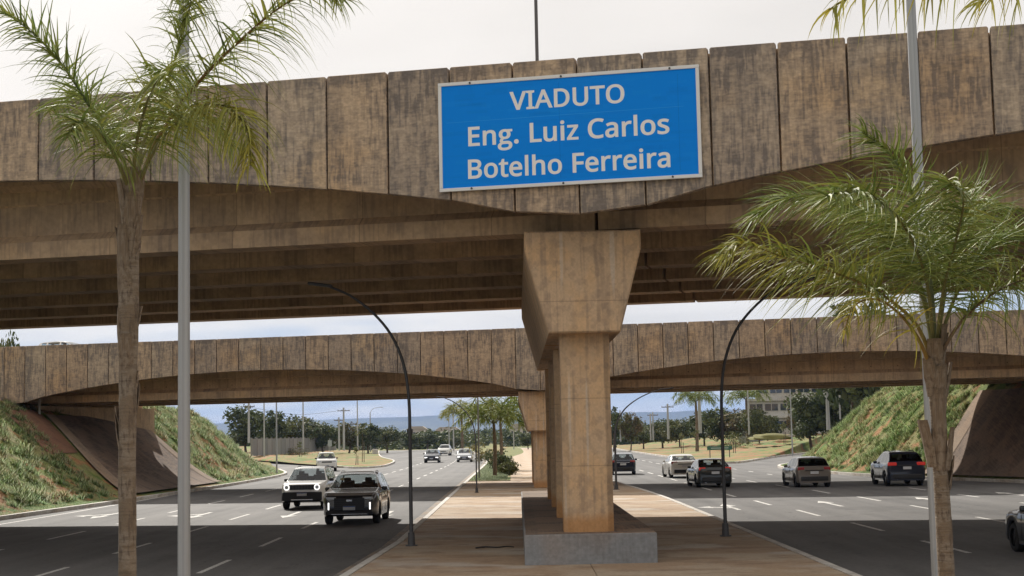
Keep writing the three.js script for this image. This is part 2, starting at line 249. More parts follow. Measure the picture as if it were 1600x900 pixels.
// embankments, lofted between toe, crest and back lines
const toeL = [[-23.5, -20], [-21.6, 20], [-20.3, 45], [-19.75, 59], [-19.0, 73], [-18.5, 90], [-18.4, 108], [-19.1, 127], [-22.5, 146], [-27, 170], [-32, 197], [-42, 230]];
const creL = [[-33, -20], [-32, 20], [-31, 45], [-30, 59], [-29, 73], [-27.8, 88], [-26, 105], [-26, 119], [-29, 128], [-36, 138], [-46, 150], [-62, 165]];
const bacL = [[-90, -20], [-90, 20], [-90, 45], [-90, 59], [-90, 70], [-90, 82], [-90, 92], [-90, 101], [-90, 110], [-92, 120], [-95, 130], [-98, 140]];
const toeR = [[37, -20], [33, 20], [30, 50], [26.4, 68], [24.65, 75.5], [22.4, 83], [20.8, 90], [19.8, 98], [19.3, 112], [20.6, 121.5], [25, 133], [34, 150], [50, 172]];
const creR = [[46, -20], [42, 20], [38, 50], [33, 68], [31, 75], [28.8, 82], [27.6, 90], [27.2, 98], [27, 108], [28.2, 114.5], [32, 120], [40, 128], [58, 140]];
const bacR = [[95, -20], [95, 20], [95, 50], [95, 66], [95, 72], [95, 78], [95, 85], [95, 92], [95, 99], [95, 105], [96, 110], [98, 118], [100, 128]];
function bank(toe, cre, bac, hc, calm) {
  const c = l => { const k = new THREE.CatmullRomCurve3(l.map(([x, d]) => new THREE.Vector3(x, 0, d)), false, 'centripetal'); return t => k.getPoint(t); };
  const T = c(toe), C = c(cre), B = c(bac);
  return (t, s) => {                          // s 0..1 toe to crest, 1..2 crest to back
    const a = T(t), b = C(t), e = B(t); let x, d, h;
    if (s <= 1) { x = lerp(a.x, b.x, s); d = lerp(a.z, b.z, s); h = 0.14 + (hc - 0.14) * sst(0, 1, 0.5 * Math.max(0, (s - 0.10) / 0.90) + 0.5 * sst(0.10, 1.0, s)) ; h = 0.14 + (hc - 0.14) * lerp(Math.max(0, (s - 0.12) / 0.88), sst(0.08, 1.02, s), 0.55); }
    else { x = lerp(b.x, e.x, s - 1); d = lerp(b.z, e.z, s - 1); h = hc + (s - 1) * 2.0; }
    const n = (1 - calm(d, s)) * (fbm(x / 40 + 9, d / 40 + 9, 16, 16, 4, 55) - 0.5) * 0.9 * sst(0.08, 0.3, s) + (1 - calm(d, s)) * (fbm(x / 10 + 9, d / 10 + 9, 12, 12, 3, 56) - 0.5) * 0.35 * sst(0.05, 0.2, s);
    return new THREE.Vector3(x, h + n, -d);
  };
}
function loftGeo(E, t0, t1, s0, s1, nt, ns, dy = 0) {
  const pos = [], idx = [];
  for (let i = 0; i <= nt; i++) for (let j = 0; j <= ns; j++) { const p = E(lerp(t0, t1, i / nt), lerp(s0, s1, j / ns)); pos.push(p.x, p.y + dy, p.z); }
  for (let i = 0; i < nt; i++) for (let j = 0; j < ns; j++) { const a = i * (ns + 1) + j, b = a + ns + 1; idx.push(a, b, a + 1, b, b + 1, a + 1); }
  const g = new THREE.BufferGeometry(); g.setAttribute('position', new THREE.Float32BufferAttribute(pos, 3)); g.setIndex(idx); g.computeVertexNormals(); return planUV(g);
}
const EL = bank(toeL, creL, bacL, 5.3, (d, s) => sst(70, 75, d - s * 6) * sst(106, 102, d)), ER = bank(toeR, creR, bacR, 5.7, (d, s) => sst(52, 56, d) * sst(94, 90, d));
function tAtD(E, s, D) { let lo = 0, hi = 1; for (let i = 0; i < 40; i++) { const m = (lo + hi) / 2; if (-E(m, s).z < D) lo = m; else hi = m; } return lo; }
{
  const mk = (E, name, label) => { const g = merge([loftGeo(E, 0, 1, 0, 1, 260, 36), loftGeo(E, 0, 1, 1, 2, 120, 10)]); return struct(name, g, M.bank, label, 'embankment'); };
  mk(EL, 'embankment_left', 'grassy embankment with patches of red soil left of the road'); mk(ER, 'embankment_right', 'grassy embankment with patches of red soil right of the road');
  struct('kerb_left', strip(smooth(toeL.slice(0, 9), 1.5), -0.16, 0.06, -0.02, 0.16), M.kerb, 'pale kerb along the left edge of the road', 'kerb');
  struct('kerb_right', strip(smooth(toeR, 1.5), -0.06, 0.16, -0.02, 0.16), M.kerb, 'pale kerb along the right edge of the road', 'kerb');
}
// islands where slip roads join
function island(name, line, toward, hf, mat, label, D0) {   // the kerb line, then rows of ground rising behind it
  const ln = smooth(line, 2.5), n = ln.length, rows = 14, pos = [], idx = [];
  for (let i = 0; i < n; i++) for (let j = 0; j <= rows; j++) { const s = Math.pow(j / rows, 1.6), x = lerp(ln[i][0], toward[0] + (i / (n - 1) - 0.5) * toward[2], s), d = lerp(ln[i][1], toward[1] + (i / (n - 1) - 0.5) * toward[3], s); pos.push(x, 0.13 + hf(x, d, s) + (fbm(x / 60 + 9, d / 60 + 9, 16, 16, 4, 58) - 0.5) * 0.9 * sst(0.03, 0.3, s), -d); }
  for (let i = 0; i < n - 1; i++) for (let j = 0; j < rows; j++) { const a = i * (rows + 1) + j, b = a + rows + 1; idx.push(a, b, a + 1, b, b + 1, a + 1); }
  const g = new THREE.BufferGeometry(); g.setAttribute('position', new THREE.Float32BufferAttribute(pos, 3)); g.setIndex(idx); g.computeVertexNormals(); planUV(g);
  struct(name, g, mat, label[0], 'grass');
  struct(name.replace('island', 'island_kerb'), strip(ln, -0.1, 0.1, -0.02, 0.17), M.kerb, label[1], 'kerb');
  return ln;
}
const islL = island('left_island', [[-60, 285], [-44, 240], [-32.5, 205], [-22, 171], [-14.8, 146.5], [-13.6, 152], [-13.6, 164], [-15, 187], [-20, 227], [-31, 345]], [-80, 345, 20, 60], (x, d, s) => 1.3 * sst(0, 0.8, s), M.dirtLawn, ['grass island with dry orange patches left of the road', 'pale kerb round the left grass island']);
const islR = island('right_island', [[19, 360], [18, 282], [17.2, 205], [17.2, 165], [17.5, 140], [18.3, 134.5], [20, 138], [23.2, 149], [31, 174], [45, 210], [70, 260]], [75, 330, -20, -90], (x, d, s) => 3.0 * sst(0.02, 0.75, s), M.dirtLawn, ['sloping grass island with bare orange soil right of the road', 'pale kerb round the right grass island']);

/* ------------------------------------------------ viaducts */
const TH = THREE.MathUtils.degToRad(12.9);
const pHalf = (w, i) => { i = Math.abs(i); i = Math.abs(i > 12 ? 24 - i : i); return 1.70 + 1.50 * (i / 12 - 1) ** 2 + (i === 1 ? 0.09 : i === 0 ? -0.04 : 0); };    // parapet depth at a joint, pier to mid span
function pierCap(h0, h1, D0, D1, x0) {       // hammerhead: upright rim, then tapering in
  const s = new THREE.Shape([[-1.18, h1], [-1.18, h1 - 0.36], [-0.72, h0], [0.72, h0], [1.18, h1 - 0.36], [1.18, h1]].reverse().map(p => new THREE.Vector2(...p)));
  const g = new THREE.ExtrudeGeometry(s, { depth: D1 - D0, bevelEnabled: true, bevelSize: 0.03, bevelThickness: 0.03, bevelSegments: 1 }); g.translate(x0, 0, -D1); return boxUV(g);
}
function column(y0, y1, x, D, w = 0.52, d = 0.52) {
  const c = 0.13, s = new THREE.Shape([[-w + c, -d], [w - c, -d], [w, -d + c], [w, d - c], [w - c, d], [-w + c, d], [-w, d - c], [-w, -d + c]].map(p => new THREE.Vector2(...p)));
  const g = new THREE.ExtrudeGeometry(s, { depth: y1 - y0, bevelEnabled: false }); g.rotateX(-Math.PI / 2); g.translate(x, y0, -D); const q = boxUV(g), uv = q.attributes.uv; for (let i = 0; i < uv.count; i++) uv.setY(i, uv.getY(i) + 0.77 - y0); return q;
}
function girderGeo(x0, x1, bot, topY, z, seed) {   // an I beam along local x, its web set back behind the flange
  const f = 0.38, w = 0.13, hf = 0.36, s = new THREE.Shape([[-f, bot], [f, bot], [f, bot + hf], [w, bot + hf + 0.18], [w, topY - 0.62], [w + 0.05, topY - 0.58], [w + 0.05, topY - 0.28], [f + 0.05, topY - 0.16], [f + 0.05, topY], [-f - 0.05, topY], [-f - 0.05, topY - 0.16], [-w - 0.05, topY - 0.28], [-w - 0.05, topY - 0.58], [-w, topY - 0.62], [-w, bot + hf + 0.18], [-f, bot + hf]].map(p => new THREE.Vector2(...p)));
  const g = new THREE.ExtrudeGeometry(s, { depth: x1 - x0, bevelEnabled: true, bevelSize: 0.015, bevelThickness: 0.015, bevelSegments: 1 }); g.rotateY(Math.PI / 2); g.translate(x0, 0, z); const q = boxUV(g); const uv = q.attributes.uv; for (let i = 0; i < uv.count; i++) uv.setX(i, uv.getX(i) + seed * 3.7); return q;
}
function viaduct(o) {
  const v = thing('viaduct', o.label, 'viaduct', [o.X, 0, -o.D], -TH);
  const R = rng(o.seed), w = o.pw, N = 24;
  for (let i = -N - 8; i < N + 8; i++) {              // cast fascia panels, deeper towards the pier
    const g = 0.03, a = pHalf(w, i), b = pHalf(w, i + 1), e = R() * 0.012 - 0.006, c = 0.022;
    const s = new THREE.Shape([[i * w + g, -a], [(i + 1) * w - g, -b], [(i + 1) * w - g, -c + e], [(i + 1) * w - g - c, e], [i * w + g + c, e], [i * w + g, -c + e]].map(p => new THREE.Vector2(...p)));
    const geo = new THREE.ExtrudeGeometry(s, { depth: 0.17, bevelEnabled: true, bevelSize: 0.012, bevelThickness: 0.014, bevelSegments: 1 });
    const m = mesh('fascia_panel', geo, M.panel[Math.floor(R() * 4)], v); m.position.set(0, o.top, -0.185 + R() * 0.014); m.rotation.x = (R() - 0.5) * 0.006;
  }
  const L = N * w;
  mesh('parapet_wall', boxUV(box(2 * L, o.top - 0.06 - (o.deck - 0.3), 0.10, 0, (o.top - 0.06 + o.deck - 0.3) / 2, -0.262)), M.girder, v);
  mesh('deck', boxUV(box(2 * L, 0.3, o.wid - 0.65, 0, o.deck - 0.15, -0.32 - (o.wid - 0.65) / 2)), M.girder, v);
  mesh('far_parapet', boxUV(box(2 * L, 1.72, 0.3, 0, o.top - 0.86, -o.wid + 0.15)), M.girder, v);
  o.girders.forEach((z, k) => { for (const sd of [-1, 1]) mesh('girder', girderGeo(sd < 0 ? -L + 0.4 : 0.05, sd < 0 ? -0.05 : L - 0.4, o.soffit, o.deck - 0.3, -z, k * 2 + sd), M.girder, v); });
  (o.shallow || []).forEach(z => mesh('edge_girder', boxUV(box(2 * L - 1, 0.7, 0.5, 0, o.deck - 0.652, -z)), M.girder, v));
  for (const x of [-L * 0.66, -L * 0.33, L * 0.33, L * 0.66]) { const za = o.girders[0], zb = o.girders[o.girders.length - 1]; mesh('diaphragm', boxUV(box(0.22, 1.0, zb - za - 0.4, x, o.deck - 0.9, -(za + zb) / 2)), M.girder, v); }
  const pr = part('pier', v); pr.rotation.y = TH;
  const cx = 0.09, front = o.capFront - o.D, back = o.capBack - o.D;
  mesh('pier_cap', pierCap(o.capBot, o.soffit - 0.14, front, back, cx), M.pier, pr);
  for (const d of o.cols) { mesh('column', column(o.colBase, o.capBot + 0.01, cx + 0.02, d - o.D), M.pier, pr); }
  for (const z of o.girders) { const dd = z / Math.cos(TH); for (const sd of [-1, 1]) if (dd > front + 0.2 && dd < back - 0.2) mesh('bearing', box(0.35, 0.15, 0.4, cx + sd * 0.42, o.soffit - 0.072, -dd - sd * -0.1), M.dark, pr); }
  if (o.plinth) {
    const [d0, d1] = o.plinth, g = rbox(2.73, 0.76, d1 - d0, 0.025, 0.12, 0.15 + 0.38 - 0.14, -(d0 + d1) / 2 + o.D); mesh('plinth', boxUV(g), M.plinth, pr);
    mesh('plinth_capping', boxUV(box(2.66, 0.012, d1 - d0 - 0.08, 0.12, 0.777, -(d0 + d1) / 2 + o.D)), M.plinthTop, pr);
  }
  for (const sd of [-1, 1]) {                 // abutments at the span ends
    const A = part('abutment', v); A.position.set(sd * (L - 0.2), 0, 0);
    mesh('abutment_wall', boxUV(box(0.8, o.soffit - 0.12, o.wid - 1.2, 0, (o.soffit - 0.12) / 2, -o.wid / 2)), M.girder, A);
    mesh('back_wall', boxUV(box(0.4, o.deck - o.soffit - 0.32 + 0.1, o.wid - 1.2, sd * 0.65, (o.deck - 0.32 + o.soffit - 0.1) / 2, -o.wid / 2)), M.girder, A);
    mesh('wing_wall', boxUV(box(7, o.deck - 0.3, 0.5, sd * 3.9, (o.deck - 0.32) / 2, -0.62)), M.pierStain, A);
    mesh('approach_slab', boxUV(box(12, 0.3, o.wid - 0.7, sd * 6.212, o.deck - 0.155, -o.wid / 2)), M.girder, A);
    mesh('approach_fill', boxUV(box(11.5, o.deck - 0.33, o.wid - 1.9, sd * 7.0, (o.deck - 0.33) / 2, -o.wid / 2)), M.redsoil, A);
  }
  return v;
}
const via1 = viaduct({ label: 'nearer brown concrete viaduct carrying the blue name sign', X: 1.35, D: 30.5, top: 10.38, deck: 9.3, soffit: 7.13, pw: 1.335, wid: 29.2, seed: 11, girders: [2.3, 6.0, 9.7, 13.4, 17.1, 20.8], shallow: [24.6, 28.2], capFront: 31.7, capBack: 50.2, capBot: 4.93, cols: [32.75, 38.4, 44, 49.5], colBase: 0.77, plinth: [31.9, 56.6] });
const via2 = viaduct({ label: 'farther and lower brown concrete viaduct beyond the strip of sunlit road', X: 1.22, D: 77.4, top: 8.22, deck: 7.12, soffit: 5.15, pw: 1.25, wid: 17.6, seed: 23, girders: [2.2, 5.8, 9.4, 13.0], capFront: 78.0, capBack: 89.6, capBot: 3.06, cols: [79, 84, 88.6], colBase: 0.16 });
{
  // drain pipe under the near fascia and downpipe at the far abutment
  mesh('drain_pipe', new THREE.CylinderGeometry(0.09, 0.09, 22, 10).rotateZ(Math.PI / 2).translate(-20.5, 8.93, -1.35), M.pipe, via1);
  mesh('downpipe', merge([cyl(0.07, 0.07, 2.4, 8, -28.6, 3.9, -1.3), cyl(0.1, 0.1, 0.06, 8, -28.6, 5.2, -1.3)]), M.pipe, via2);
}
// paved slopes under the second viaduct
{
  const paved = (name, E, d0, d1, e0, e1, label) => {   // d at toe near/far, e at top near/far
    const g = thing(name, label, 'slope paving', [0, 0, 0], 0);
    const sT = 0.80, ta = tAtD(E, 0.12, d0), tb = tAtD(E, 0.12, d1), tc = tAtD(E, sT, e0), td = tAtD(E, sT, e1), n = 12;
    const patch = (u0, u1, dy, lo = 0.10, hi = sT) => loftGeo((u, s) => E(lerp(lerp(ta, tb, u), lerp(tc, td, u), s / sT), s), u0, u1, lo, hi, 10, 24, dy);
    mesh('rim', patch(0, 0.09, 0.14), M.pavingRim, g); mesh('rim', patch(0.93, 1.0, 0.14), M.pavingRim, g); mesh('surface', patch(0.08, 0.94, 0.115), M.paving, g);
    return patch;
  };
  const pL = paved('slope_paving', EL, 77.5, 100, 85.5, 100, 'dark paved slope below the left end of the farther viaduct');
  paved('slope_paving', ER, 60, 85.5, 64, 88, 'dark paved slope below the right end of the farther viaduct');
  struct('bare_soil', loftGeo((t, s) => EL(lerp(lerp(tAtD(EL, 0.12, 74.5), tAtD(EL, 0.12, 77.7), t), lerp(tAtD(EL, 0.86, 80.5), tAtD(EL, 0.86, 85.6), t), s / 0.86), s), 0, 1, 0.5, 0.86, 6, 16, 0.06), M.redsoil, 'bare red soil beside the left paved slope', 'soil');
}
/* ------------------------------------------------ the name sign */
{
  const W = 5.36, Hs = 2.26, cw = 1608, ch = 678, cv = document.createElement('canvas'); cv.width = cw; cv.height = ch; const c = cv.getContext('2d');
  c.fillStyle = '#0086ea'; c.fillRect(0, 0, cw, ch);
  const R = rng(77);
  for (let i = 0; i < 260; i++) { c.fillStyle = `rgba(${R() < 0.5 ? '255,255,255' : '0,30,80'},${0.012 + R() * 0.02})`; c.fillRect(R() * cw, R() * ch, 20 + R() * 160, 2 + R() * 30); }
  c.strokeStyle = 'rgba(190,220,245,0.35)'; c.lineWidth = 2; c.beginPath(); c.moveTo(30, 0.362 * ch); c.lineTo(cw - 80, 0.352 * ch); c.stroke();
  c.strokeStyle = 'rgba(0,50,110,0.25)'; c.beginPath(); c.moveTo(0.47 * cw, 30); c.lineTo(0.47 * cw, ch - 30); c.moveTo(0.93 * cw, 30); c.lineTo(0.93 * cw, ch - 30); c.stroke();
  const line = (t, u0, u1, v0, v1) => {
    c.save(); c.font = '200px sans-serif'; const m = c.measureText(t), cap = c.measureText('E').actualBoundingBoxAscent || 143, l = m.actualBoundingBoxLeft || 0, wd = (m.actualBoundingBoxRight || m.width) + l;
    const sx = (u1 - u0) * cw / wd, sy = (v1 - v0) * ch / cap; c.translate(u0 * cw, v1 * ch); c.scale(sx, sy); c.fillStyle = c.strokeStyle = '#eeeae6'; c.lineWidth = 7.5; c.lineJoin = 'miter'; c.fillText(t, l, 0); c.strokeText(t, l, 0); c.restore();
  };
  line('VIADUTO', 0.277, 0.724, 0.105, 0.275); line('Eng. Luiz Carlos', 0.108, 0.892, 0.420, 0.597); line('Botelho Ferreira', 0.105, 0.892, 0.735, 0.912);
  const ct = new THREE.CanvasTexture(cv); ct.colorSpace = THREE.SRGBColorSpace; ct.anisotropy = 8;
  const g = thing('name_sign', 'large blue sign with pale frame and three lines of white lettering on the nearer viaduct', 'sign', [1.35, 0, -30.5], -TH);
  const inner = new THREE.Group(); const x0 = -0.2, y0 = 8.915, z = 0.07;
  mesh('sign_face', new THREE.PlaneGeometry(W - 0.13, Hs - 0.13).translate(x0, y0, z + 0.022), new THREE.MeshPhysicalMaterial({ map: ct, roughness: 0.75, specularIntensity: 0.4 }), g);
  mesh('backing_sheet', box(W - 0.04, Hs - 0.04, 0.03, x0, y0, z), std({ color: lin(0.3, 0.32, 0.35), roughness: 0.6 }), g);
  const fm = std({ color: lin(0.74, 0.74, 0.73), roughness: 0.6 }), fw = 0.07;
  mesh('frame_bar', rbox(W, fw, 0.06, 0.008, x0, y0 + Hs / 2 - fw / 2, z + 0.012), fm, g); mesh('frame_bar', rbox(W, fw, 0.06, 0.008, x0, y0 - Hs / 2 + fw / 2, z + 0.012), fm, g);
  for (const s of [-1, 1]) mesh('frame_bar', rbox(fw, Hs - 2 * fw, 0.06, 0.008, x0 + s * (W / 2 - fw / 2), y0, z + 0.012), fm, g);
  const bm = std({ color: lin(0.08, 0.08, 0.085), roughness: 0.5, metalness: 0.5 });
  for (const u of [-2.0, -0.1, 2.1]) for (const s of [-1, 1]) mesh('bolt', cyl(0.022, 0.022, 0.03, 8).rotateX(Math.PI / 2).translate(x0 + u, y0 + s * (Hs / 2 - 0.04), z + 0.03), bm, g);
}
/* ------------------------------------------------ lamps and poles */
function curvedLamp(name, label, X, D, side, s, mat, y0 = 0.15) {
  const g = thing(name, label, 'street lamp', [X, y0, -D], 0, 'curved walkway lamps'), V = (x, y) => new THREE.Vector3(x * side, y, 0);
  mesh('pole', tube([V(0, 0), V(0, 1.2), V(0, 2.6), V(0.02, 3.7), V(0.14, 4.5), V(0.45, 5.25), V(0.95, 5.85), V(1.5, 6.26), V(1.95, 6.46)], 0.05, 0.03, 40, 9), mat, g);
  mesh('base_plate', merge([cyl(0.15, 0.15, 0.03, 12), cyl(0.095, 0.08, 0.3, 12, 0, 0.03)]), mat, g);
  mesh('lamp_head', rbox(0.62, 0.07, 0.2, 0.03).rotateZ(0.14 * side).translate(2.2 * side, 6.52, 0), mat, g);
  mesh('collar', cyl(0.075, 0.075, 0.12, 10, 0, 2.75), mat, g);
  return g;
}
curvedLamp('curved_lamp', 'black curved lamp post nearest on the left edge of the walkway', -2.66, 38.3, -1, 1, M.lampPole);
curvedLamp('curved_lamp', 'black curved lamp post on the right edge of the walkway, behind the right palm', 5.25, 39.5, 1, 1, M.lampPole);
curvedLamp('curved_lamp', 'second black curved lamp post on the left, framing the far palms', -1.97, 73.5, -1, 1, M.lampPole).scale.set(0.75, 0.70, 1);
curvedLamp('curved_lamp', 'second black curved lamp post on the right, beside the pier', 4.68, 73.9, 1, 1, M.lampPole).scale.set(1.15, 0.73, 1);
function tallPole(label, px, py, D, r0, r1, h) {
  const p = at(px, py, D), g = thing('light_pole', label, 'light pole', [p.x, 0, -D]);
  mesh('shaft', new THREE.CylinderGeometry(r1, r0, h, 20, 8).translate(0, h / 2, 0), M.galv, g);
  mesh('base_flange', merge([cyl(0.2, 0.2, 0.03, 16), cyl(r0 + 0.02, r0 + 0.005, 0.25, 16, 0, 0.03)]), M.galv, g);
  mesh('arm', tube([new THREE.Vector3(0, h, 0), new THREE.Vector3(0.4, h + 0.5, 0), new THREE.Vector3(1.6, h + 0.75, 0)], r1, 0.04, 12, 8), M.galv, g);
  mesh('lamp_head', rbox(0.8, 0.1, 0.28, 0.04, 1.9, h + 0.78, 0), M.galv, g); mesh('access_door', box(0.09, 0.4, 0.012, 0, 0.9, r0 - 0.002), M.galv, g);
  return g;
}
tallPole('thick grey metal light pole right of the left palm trunk', 287.5, 650, 20, 0.084, 0.064, 11.5);
tallPole('grey metal light pole rising behind the right palm', 1450.5, 600, 22, 0.078, 0.066, 11.5);
{ // pole standing up on the near deck
  const p = at(838.5, 60, 42), g = thing('deck_light_pole', 'thin dark pole standing on the nearer viaduct above the sign', 'light pole', [p.x, 9.3, -42]);
  mesh('shaft', cyl(0.055, 0.045, 9, 10), M.lampPole, g); mesh('base_plate', box(0.3, 0.03, 0.3, 0, 0.015, 0), M.lampPole, g);
}

/* ------------------------------------------------ vehicles */
const pane = (r, g, b) => new THREE.MeshPhysicalMaterial({ color: lin(r, g, b), roughness: 0.03, metalness: 0, transmission: 1, thickness: 0, ior: 1.5 });
const clearGlass = pane(0.62, 0.68, 0.70), tintGlass = pane(0.07, 0.08, 0.09);
const seatMat = std({ color: lin(0.035, 0.034, 0.034), roughness: 0.9 });
const paint = (r, g, b, metal = 0.0) => new THREE.MeshPhysicalMaterial({ color: lin(r, g, b), roughness: 0.36, metalness: metal, specularIntensity: 0.4, clearcoat: 0.9, clearcoatRoughness: 0.06 });
const CM = {
  tyre: std({ color: lin(0.018, 0.018, 0.018), roughness: 0.9 }), rim: std({ color: lin(0.35, 0.35, 0.36), roughness: 0.35, metalness: 0.8 }), rimDark: std({ color: lin(0.06, 0.06, 0.065), roughness: 0.4, metalness: 0.6 }),
  trim: std({ color: lin(0.022, 0.022, 0.024), roughness: 0.6 }), plate: std({ color: lin(0.55, 0.56, 0.58), roughness: 0.5 }), plateBand: std({ color: lin(0.02, 0.08, 0.28), roughness: 0.5 }),
  lamp: new THREE.MeshPhysicalMaterial({ color: lin(0.55, 0.57, 0.6), roughness: 0.12, metalness: 0.5, clearcoat: 1 }), tail: new THREE.MeshPhysicalMaterial({ color: lin(0.28, 0.012, 0.012), roughness: 0.2, clearcoat: 1 }),
  tailLit: new THREE.MeshPhysicalMaterial({ color: lin(0.5, 0.02, 0.015), roughness: 0.2, emissive: lin(1, 0.06, 0.03), emissiveIntensity: 0.12 }),
  drl: std({ color: lin(0.9, 0.9, 0.9), roughness: 0.3, emissive: lin(1, 0.98, 0.94), emissiveIntensity: 1.3 }), chrome: std({ color: lin(0.55, 0.55, 0.56), roughness: 0.2, metalness: 1 }), under: std({ color: lin(0.012, 0.012, 0.012), roughness: 1 }),
};
const tyreGeo = (r, w) => { const g = new THREE.LatheGeometry([[r * 0.62, -w / 2], [r * 0.93, -w / 2], [r, -w * 0.36], [r, w * 0.36], [r * 0.93, w / 2], [r * 0.62, w / 2]].map(p => new THREE.Vector2(...p)), 28); return g.rotateZ(Math.PI / 2); };
const rimGeo = (r, w) => { const l = [new THREE.CylinderGeometry(r * 0.64, r * 0.64, w * 0.5, 24).rotateZ(Math.PI / 2), new THREE.CylinderGeometry(r * 0.14, r * 0.14, w * 0.8, 12).rotateZ(Math.PI / 2)]; for (let i = 0; i < 5; i++) l.push(box(w * 0.66, r * 0.52, r * 0.15, 0, r * 0.33, 0).rotateX(i * Math.PI * 0.4)); return merge(l); };
const poly = (pts, z) => { for (let i = 0; i < pts.length - 1; i++) if (z <= pts[i + 1][0]) { const t = (z - pts[i][0]) / Math.max(1e-6, pts[i + 1][0] - pts[i][0]); return lerp(pts[i][1], pts[i + 1][1], Math.max(0, t)); } return pts[pts.length - 1][1]; };
// a car built as one lofted shell: stations from nose (0) to tail (L); the front points to local +z
const CARS = {
  boxy: { L: 4.23, W: 1.80, H: 1.69, top: [[0, 0.88], [0.06, 1.02], [0.3, 1.07], [1.2, 1.13], [1.25, 1.14], [1.83, 1.60], [2.05, 1.66], [2.6, 1.69], [3.7, 1.66], [3.85, 1.62], [4.15, 1.16], [4.2, 1.08], [4.23, 0.72]], ws: [1.25, 1.95], rw: [3.86, 4.14], belt: 1.10, low: 0.30, r: 0.35, ax: [0.82, 3.4], pil: [2.28, 3.12, 3.62] },
  suv: { L: 4.5, W: 1.84, H: 1.70, top: [[0, 0.72], [0.07, 0.96], [0.35, 1.06], [1.25, 1.16], [1.3, 1.17], [2.05, 1.60], [2.3, 1.67], [2.8, 1.70], [3.7, 1.65], [3.95, 1.58], [4.32, 1.18], [4.44, 1.08], [4.5, 0.72]], ws: [1.3, 2.15], rw: [3.98, 4.3], belt: 1.08, low: 0.28, r: 0.35, ax: [0.92, 3.6], pil: [2.5, 3.35, 3.9] },
  hatch: { L: 4.0, W: 1.74, H: 1.49, top: [[0, 0.58], [0.07, 0.78], [0.4, 0.90], [1.08, 1.0], [1.12, 1.01], [1.85, 1.40], [2.1, 1.46], [2.5, 1.49], [3.3, 1.45], [3.5, 1.41], [3.83, 1.03], [3.95, 0.92], [4, 0.6]], ws: [1.12, 1.98], rw: [3.52, 3.82], belt: 0.96, low: 0.23, r: 0.31, ax: [0.82, 3.38], pil: [2.25, 3.05, 3.45] },
  sedan: { L: 4.45, W: 1.76, H: 1.45, top: [[0, 0.55], [0.07, 0.74], [0.5, 0.88], [1.3, 0.97], [1.35, 0.98], [2.1, 1.36], [2.35, 1.42], [2.8, 1.45], [3.2, 1.42], [3.4, 1.37], [4.0, 1.06], [4.05, 1.05], [4.38, 1.02], [4.42, 0.95], [4.45, 0.6]], ws: [1.35, 2.22], rw: [3.42, 3.98], belt: 0.95, low: 0.22, r: 0.32, ax: [0.88, 3.52], pil: [2.45, 3.2, 3.4] },
};
